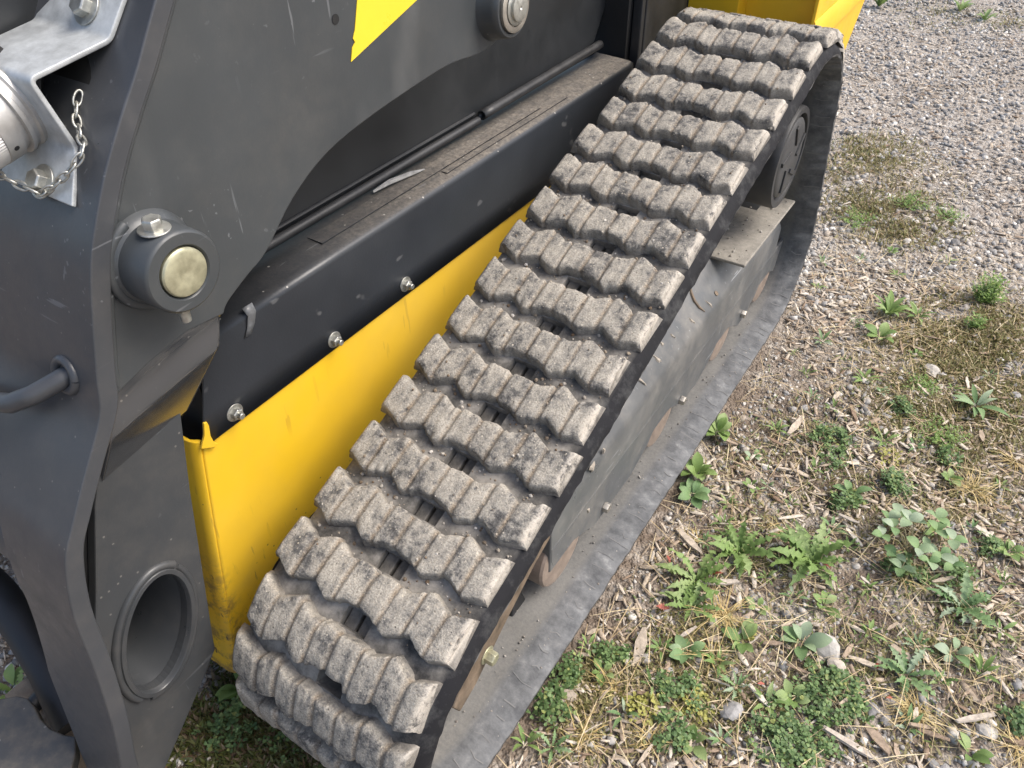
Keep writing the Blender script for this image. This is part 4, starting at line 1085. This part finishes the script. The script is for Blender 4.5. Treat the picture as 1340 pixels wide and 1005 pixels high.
# feathery bush upper right
def feathery(u, v, n, H, W, label, mat=WEED):
    q = gpt(u, v); mb = MB()
    for i in range(n):
        a = random.uniform(0, 6.28); r = W * random.random() ** .6; tip = Vector((r * math.cos(a), r * math.sin(a), H * random.uniform(.45, 1) * (1 - .4 * (r / W) ** 2)))
        base = Vector((tip.x * .25, tip.y * .25, 0))
        for k in range(7):
            t = .25 + .75 * k / 6; c = base.lerp(tip, t); b = random.uniform(0, 6.28); L = random.uniform(.006, .013) * (H / .08) ** .4
            d = Vector((math.cos(b), math.sin(b), random.uniform(.1, .7))) * L; w_ = Vector((-math.sin(b), math.cos(b), 0)) * L * .28
            mb.add([c, c + d * .5 + w_, c + d, c + d * .5 - w_], [(0, 1, 2, 3)])
    me = bpy.data.meshes.new('weed'); me.from_pydata(mb.v, [], mb.f); me.transform(Matrix.Translation((0, 0, 0)))
    o = link('weed', me, m_feather); o.location = q; tag(o, label, 'weed', 'feathery weeds'); return o
m_feather = m_leaf('feathery_green', [(0, (.13, .22, .05)), (.5, (.20, .32, .08)), (1, (.30, .38, .12))])
feathery(1287, 395, 130, .10, .05, 'bushy bright green weed standing above the moss at upper right')
feathery(1272, 430, 40, .06, .03, 'smaller bushy green sprig just below the bushy bright weed')
feathery(1228, 572, 90, .03, .07, 'low feathery grey green patch in the middle right')
feathery(1205, 505, 60, .03, .05, 'low dark feathery sprigs below the moss edge')
feathery(1190, 270, 60, .05, .08, 'faint green sprigs on the far mossy gravel')
feathery(1240, 285, 40, .05, .06, 'far green sprigs right of the mossy strip')
feathery(1120, 290, 50, .05, .08, 'green sprigs close to the rear of the track')
# clover patches
def clover_patch(u, v, Wpx, n, label, mat=CLOVER, H=.03):
    q = gpt(u, v); e = gpt(u + Wpx / 2, v); W = math.hypot(e[0] - q[0], e[1] - q[1]); vs, fs = [], []
    for i in range(n):
        a = random.uniform(0, 6.28); r = W * math.sqrt(random.random()) * random.uniform(.6, 1.3); cx, cy = r * math.cos(a), r * math.sin(a)
        if mn.noise(Vector((cx * 38 + u, cy * 38, 0))) + .5 * mn.noise(Vector((cx * 90 + u, cy * 90, 3))) < .55 * (r / W) - .42: continue
        z = float(gz(q[0] + cx, q[1] + cy)) - q[2] + random.uniform(.006, H) * (1 - .5 * (r / W) ** 2)
        b0 = random.uniform(0, 6.28); L = random.uniform(.0045, .0105); tx, ty = random.gauss(0, .3), random.gauss(0, .3)
        for k in range(3):
            b = b0 + k * 2.094; o = len(vs)
            for (rr, da, dz) in ((.05, 0, 0), (.55, -.55, .12), (.95, -.42, .1), (1.0, 0, .0), (.95, .42, .1), (.55, .55, .12)):
                x, y = L * rr * math.cos(b + da), L * rr * math.sin(b + da); vs.append((cx + x, cy + y, z + L * dz + x * tx + y * ty))
            fs.append(tuple(o + j for j in range(6)))
    me = bpy.data.meshes.new('clover_patch'); me.from_pydata(vs, [], fs); o = link('clover_patch', me, mat); o.location = q
    tag(o, label, 'clover', 'clover patches'); return o
for (u, v, W, n, lab) in [(1085, 578, 62, 230, 'dense dark clover patch among wood chips right of the bleached wood'), (1090, 605, 40, 90, 'small clover tail below the dense dark clover'), (1168, 634, 46, 150, 'round clover patch above the tall leafy clover'), (1105, 656, 46, 160, 'dark clover clump left of the tall leafy clover'), (1242, 748, 64, 200, 'dark clover behind the lower leaves of the tall clover'),
                         (1180, 745, 60, 150, 'dark clover under the tall leafy clover'), (1085, 912, 105, 420, 'big clover patch near the bottom of the ground'), (1035, 968, 120, 520, 'dense clover patch touching the bottom edge'), (1330, 945, 60, 160, 'clover at the right border near the bottom'), (738, 887, 60, 170, 'clover clump growing by the lower track edge'),
                         (724, 930, 56, 150, 'clover clump below the white pebble side of the track'), (800, 862, 50, 110, 'thin clover left of the split wood chunk'), (885, 912, 70, 220, 'clover mixed with yellow sprigs in the lower middle'), (1298, 716, 34, 90, 'little clover tuft near the right border'), (300, 955, 90, 200, 'shaded clover in front of the track foot'), (375, 975, 70, 100, 'shaded clover under the front of the track'),
                         (1240, 600, 40, 70, 'thin clover beside the feathery patch'), (1120, 425, 26, 30, 'tiny clover left of the rosette'), (1180, 535, 36, 90, 'clover below the moss in the middle right'), (880, 965, 60, 120, 'sparse clover close to the bottom middle')]:
    clover_patch(u, v, W, int(n * 1.05), lab)
for (u, v, W, n, lab) in [(900, 925, 60, 90, 'yellowish sprigs between dry grass tufts'), (980, 835, 40, 40, 'yellowish sprigs beside the little weed'), (840, 935, 60, 70, 'yellowish sprigs in the lower middle'), (1160, 600, 40, 40, 'yellow green sprigs near the round clover')]:
    clover_patch(u, v, W, n, lab, YLEAF, .02)
# grass tufts
def tuft(u, v, n, L, label, up=.5):
    q = gpt(u, v); vs, fs = [], []
    for i in range(n):
        a = random.uniform(0, 6.28); l = L * random.uniform(.45, 1.1); el = random.uniform(.1, .9) * up * 2; w_ = random.uniform(.0007, .0013)
        o = len(vs); px, py, pz = random.gauss(0, .008), random.gauss(0, .008), .002; da = random.gauss(0, .25)
        for k in range(6):
            t = k / 5; w2 = w_ * (1 - t * .85)
            vs += [(px - math.sin(a) * w2, py + math.cos(a) * w2, pz), (px + math.sin(a) * w2, py - math.cos(a) * w2, pz)]
            px += math.cos(a) * math.cos(el) * l / 5; py += math.sin(a) * math.cos(el) * l / 5; pz = max(.003, pz + math.sin(el) * l / 5); el -= random.uniform(.15, .5); a += da / 5
        for k in range(5): fs.append((o + 2 * k, o + 2 * k + 1, o + 2 * k + 3, o + 2 * k + 2))
    me = bpy.data.meshes.new('grass_tuft'); me.from_pydata(vs, [], fs); o = link('grass_tuft', me, TUFT); o.location = q
    tag(o, label, 'grass tuft', 'dry grass tufts')
for (u, v, n, L, lab) in [(1272, 640, 110, .085, 'golden dry grass tuft at the right between clover and moss'), (1196, 934, 90, .07, 'spiky straw coloured tuft near the bottom right'), (800, 905, 60, .065, 'small dry tuft close to the lower track edge'), (945, 812, 90, .10, 'long golden grass bent over the red leaf'), (925, 865, 50, .08, 'dry stalks below the long golden grass'),
                         (1332, 978, 50, .08, 'dry tuft at the bottom right corner'), (760, 968, 60, .07, 'dry tuft at the bottom beside the track'), (850, 975, 50, .06, 'thin dry tuft at the bottom middle'), (1180, 755, 40, .06, 'dry blades below the tall clover'), (1010, 690, 30, .05, 'dry blades above the dandelions'), (905, 705, 30, .05, 'dry blades around the broad wood chunk'), (1330, 600, 60, .07, 'brown dry tuft at the right border')]:
    tuft(u, v, n, L, lab)
# red leaves
for (u, v, s, lab) in [(930, 758, .022, 'red fallen leaf beside the pinkish wood chip'), (874, 803, .028, 'long red leaf standing below the jagged weed'), (1149, 869, .018, 'small red leaf beside the flat tan chip'), (1165, 917, .014, 'tiny red leaf below another red leaf'), (998, 900, .015, 'pink leaf scrap left of the big clover patch'), (876, 742, .018, 'dark red leaf at the track edge weeds'), (1086, 746, .016, 'salmon coloured leaf at the dandelion')]:
    q = gpt(u, v); me = leaf_mesh('fallen_leaf', REDL, 'lobed'); o = link('fallen_leaf', me, None); o.location = q + np.array([0, 0, .012]); o.scale = (s, s * 1.8, s); o.rotation_euler = (random.uniform(-.4, .4), -.3, random.uniform(0, 6)); tag(o, lab, 'leaf', 'red fallen leaves')
# moss-like ground growth
BL = np.array([(0, -.3, 0), (0, .3, 0), (.5, .25, .55), (.5, -.25, .55), (1, 0, .8)]); BLF = [(0, 1, 2), (0, 2, 3), (3, 2, 4)]
def mossy(name, regs, n, mat, lo, hi):
    P_ = []
    for (u, v, ru, rv, k) in regs:
        c = gpt(u, v); a = gpt(u + ru, v) - c; b = gpt(u, v + rv) - c
        th = rng.uniform(0, 2 * np.pi, k); rr = rng.random(k) ** .62 * rng.uniform(.6, 1.45, k)
        P_.append(np.stack([c[0] + rr * (np.cos(th) * a[0] + np.sin(th) * b[0]), c[1] + rr * (np.cos(th) * a[1] + np.sin(th) * b[1])], -1))
    p = np.concatenate(P_); p = p[clear(p)]; p = p[patch(p, 16, 3) + rng.normal(0, .6, len(p)) > -.5]; L = sizes(len(p), lo, hi, 1.3)
    scatter(name, BL, BLF, p, np.stack([L, L * .5, L], -1), mat, tilt=.3, lift=.003, kind='stuff')
mossy('moss_growth', [(1265, 440, 95, 60, 7000), (1235, 520, 90, 60, 4000), (1310, 470, 50, 80, 2500), (1145, 200, 55, 25, 2600), (1145, 275, 70, 30, 3200), (1200, 300, 60, 22, 1500), (1100, 215, 30, 30, 700), (1300, 580, 50, 60, 2000), (1230, 20, 60, 20, 900), (1320, 30, 40, 15, 600)], 0, MOSS, .006, .018)
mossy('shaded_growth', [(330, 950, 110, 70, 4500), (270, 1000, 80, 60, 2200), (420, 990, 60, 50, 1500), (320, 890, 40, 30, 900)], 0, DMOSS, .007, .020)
mossy('thin_growth', [(900, 930, 180, 80, 2600), (760, 930, 60, 70, 1200), (900, 830, 70, 60, 900), (990, 740, 100, 60, 900), (1200, 650, 120, 80, 900)], 0, MOSS, .005, .014)

# random little weeds and blades that knit the plants into the gravel
mossy('thin_growth', [(1180, 560, 190, 130, 2200), (1060, 850, 260, 170, 2600), (1250, 800, 120, 150, 1200), (1000, 620, 110, 100, 900)], 0, m_leaf('small_green_growth', [(0, (.13, .20, .06)), (.5, (.24, .31, .10)), (.8, (.36, .34, .14)), (1, (.42, .32, .19))]), .004, .012)
p = rect(5200, .5, 1.9, -.4, 2.4); p = p[clear(p)]; p = p[patch(p, 3.3, 7) + rng.normal(0, .5, len(p)) > .2]; L = sizes(len(p), .015, .06, 1.6)
scatter('dry_straw', ST, STF, p, np.stack([L, L * .35, L], -1), STRAW, tilt=.3, lift=.008 + rng.random(len(p)) * .012, kind='stuff')
# grit and crumbs of soil caught on the track, the dust plate and the lower run
GR = MB()
def crumb(c, r):
    q = Matrix.Rotation(random.uniform(0, 6), 3, Vector((random.random(), random.random(), random.random() + .1)).normalized())
    GR.add([Vector(c) + q @ Vector(v) * r * random.uniform(.75, 1.2) for v in ICO], ICOF)
for k in range(1500):
    kk = random.randrange(-2, 20); x = random.uniform(.0, .295)
    if random.random() < .75: s_ = S0 + (kk + .5) * PITCH + random.gauss(0, .007) + float(np.interp(x, ZX2, ZV2)); h_ = .0005
    else: s_ = S0 + kk * PITCH + random.gauss(0, .014); h_ = .0202
    if abs(x - .15) < .024 and h_ < .01: continue
    crumb(P3(x, s_, h_), random.choice((.0008, .001, .0014, .0014, .002, .0032)) * (.7 if h_ > .01 else 1))
build(GR, 'trapped_grit', m_island('trapped_grit', [(0, (.16, .11, .07)), (.5, (.30, .25, .19)), (.85, (.45, .41, .35)), (1, (.62, .58, .52))], .95), TRK, smooth=None, kind='stuff')
GR = MB()
for k in range(45): crumb((random.uniform(.12, .262), random.uniform(1.345, 1.69), .357), random.choice((.001, .0015, .002, .003, .004)))
build(GR, 'plate_crumbs', m_island('plate_crumbs', [(0, (.28, .25, .21)), (.5, (.34, .31, .27)), (1, (.46, .43, .38))], .95), frame, smooth=None, kind='stuff')
GR = MB()
for k in range(170):
    y = random.uniform(.25, 1.6); x = random.uniform(.245, .30) if random.random() < .35 else random.uniform(.2, .262)
    pz = path(segs[0][5] + segs[1][5] + segs[2][5] + segs[3][5] + (1 - (y - .25) / 1.36) * segs[4][5])[0][1]
    crumb((x, y, pz + (.0375 if x < .262 else float(np.interp(x, [.262, .310], [.0375, .029])))), random.choice((.001, .0013, .0018, .0025)))
build(GR, 'lane_crumbs', m_island('lane_crumbs', [(0, (.19, .17, .15)), (.5, (.26, .24, .21)), (1, (.40, .37, .33))], .95), TRK, smooth=None, kind='stuff')

MS = MB()
for (u, v, a, b) in ((860, 470, .012, .004), (852, 452, .010, .003), (866, 450, .006, .004), (775, 612, .012, .009), (790, 590, .007, .005), (838, 498, .014, .003), (905, 420, .010, .003), (770, 668, .008, .004), (880, 440, .008, .002), (928, 398, .012, .003)):
    c = face_on(u, v) if v < 470 else face_on(u, v)
    if c[2] < .275: c = atx(u, v, .2442)
    t1 = Vector((0, .35, -.94)) if abs(c[0] - .2442) < .002 else Vector((.60, .35, -.60)).normalized(); nn_ = Vector((1, 0, 0)) if abs(c[0] - .2442) < .002 else Vector((.70, 0, .71)); t2 = nn_.cross(t1)
    ring = []
    for k in range(12):
        an = 2 * math.pi * k / 12; q = 1 + .35 * math.sin(an * 3 + u); ring.append(Vector(c) + (t1 * math.cos(an) * a + t2 * math.sin(an) * b) * q)
    MS.loft([[p_ - nn_ * .001 for p_ in ring], [Vector(c) + (p_ - Vector(c)) * .6 + nn_ * .0016 for p_ in ring]])
build(MS, 'mud_splash', m_simple('dried_mud', (.34, .30, .25), .95, 0, .3, 80, .5), frame, kind='stuff')
# many low seedlings that knit the larger weeds together
spots = [(1010, 640), (1030, 655), (985, 640), (1085, 690), (1110, 715), (1140, 770), (1120, 640), (1060, 620), (1010, 760), (1040, 785), (1080, 790), (1140, 830), (1205, 845), (1215, 760), (1225, 700), (1265, 690), (1310, 760), (1315, 830), (1250, 860), (1290, 890), (1225, 900), (1180, 960), (1260, 985), (1000, 930), (960, 900), (940, 880), (990, 800), (930, 720), (945, 690), (960, 660), (900, 860), (860, 850), (850, 900), (820, 935), (790, 880), (775, 850), (720, 975), (690, 985), (905, 985), (945, 970), (1090, 540), (1130, 560), (1150, 520), (1105, 480), (1040, 470), (1080, 450), (1190, 470), (1240, 500), (1300, 500), (1310, 640), (1250, 620), (1200, 590), (1160, 575), (1330, 560), (985, 590), (1020, 560), (1055, 500), (1120, 340), (1160, 330), (1180, 365), (1075, 340), (1240, 350)]
for i, (u, v) in enumerate(spots):
    rosette(u + random.uniform(-8, 8), v + random.uniform(-8, 8), ('lobed', 'lance', 'oval', 'lance')[i % 4], (WEED, PALE)[i % 3 == 0], random.randint(5, 9), random.uniform(.018, .042), 'tiny green seedling sprouting between wood chips and gravel', (.1, .8)).__setitem__('group', 'tiny seedlings between the chips')
mossy('dry_growth', [(1240, 470, 130, 110, 5200), (1160, 240, 90, 60, 4200), (1110, 620, 220, 120, 2600), (1250, 680, 110, 90, 1800), (1200, 890, 160, 110, 1800), (830, 900, 130, 90, 2200)], 0, m_leaf('dry_olive_growth', [(0, (.22, .20, .08)), (.4, (.33, .29, .13)), (.7, (.42, .34, .19)), (1, (.50, .42, .28))]), .005, .015)
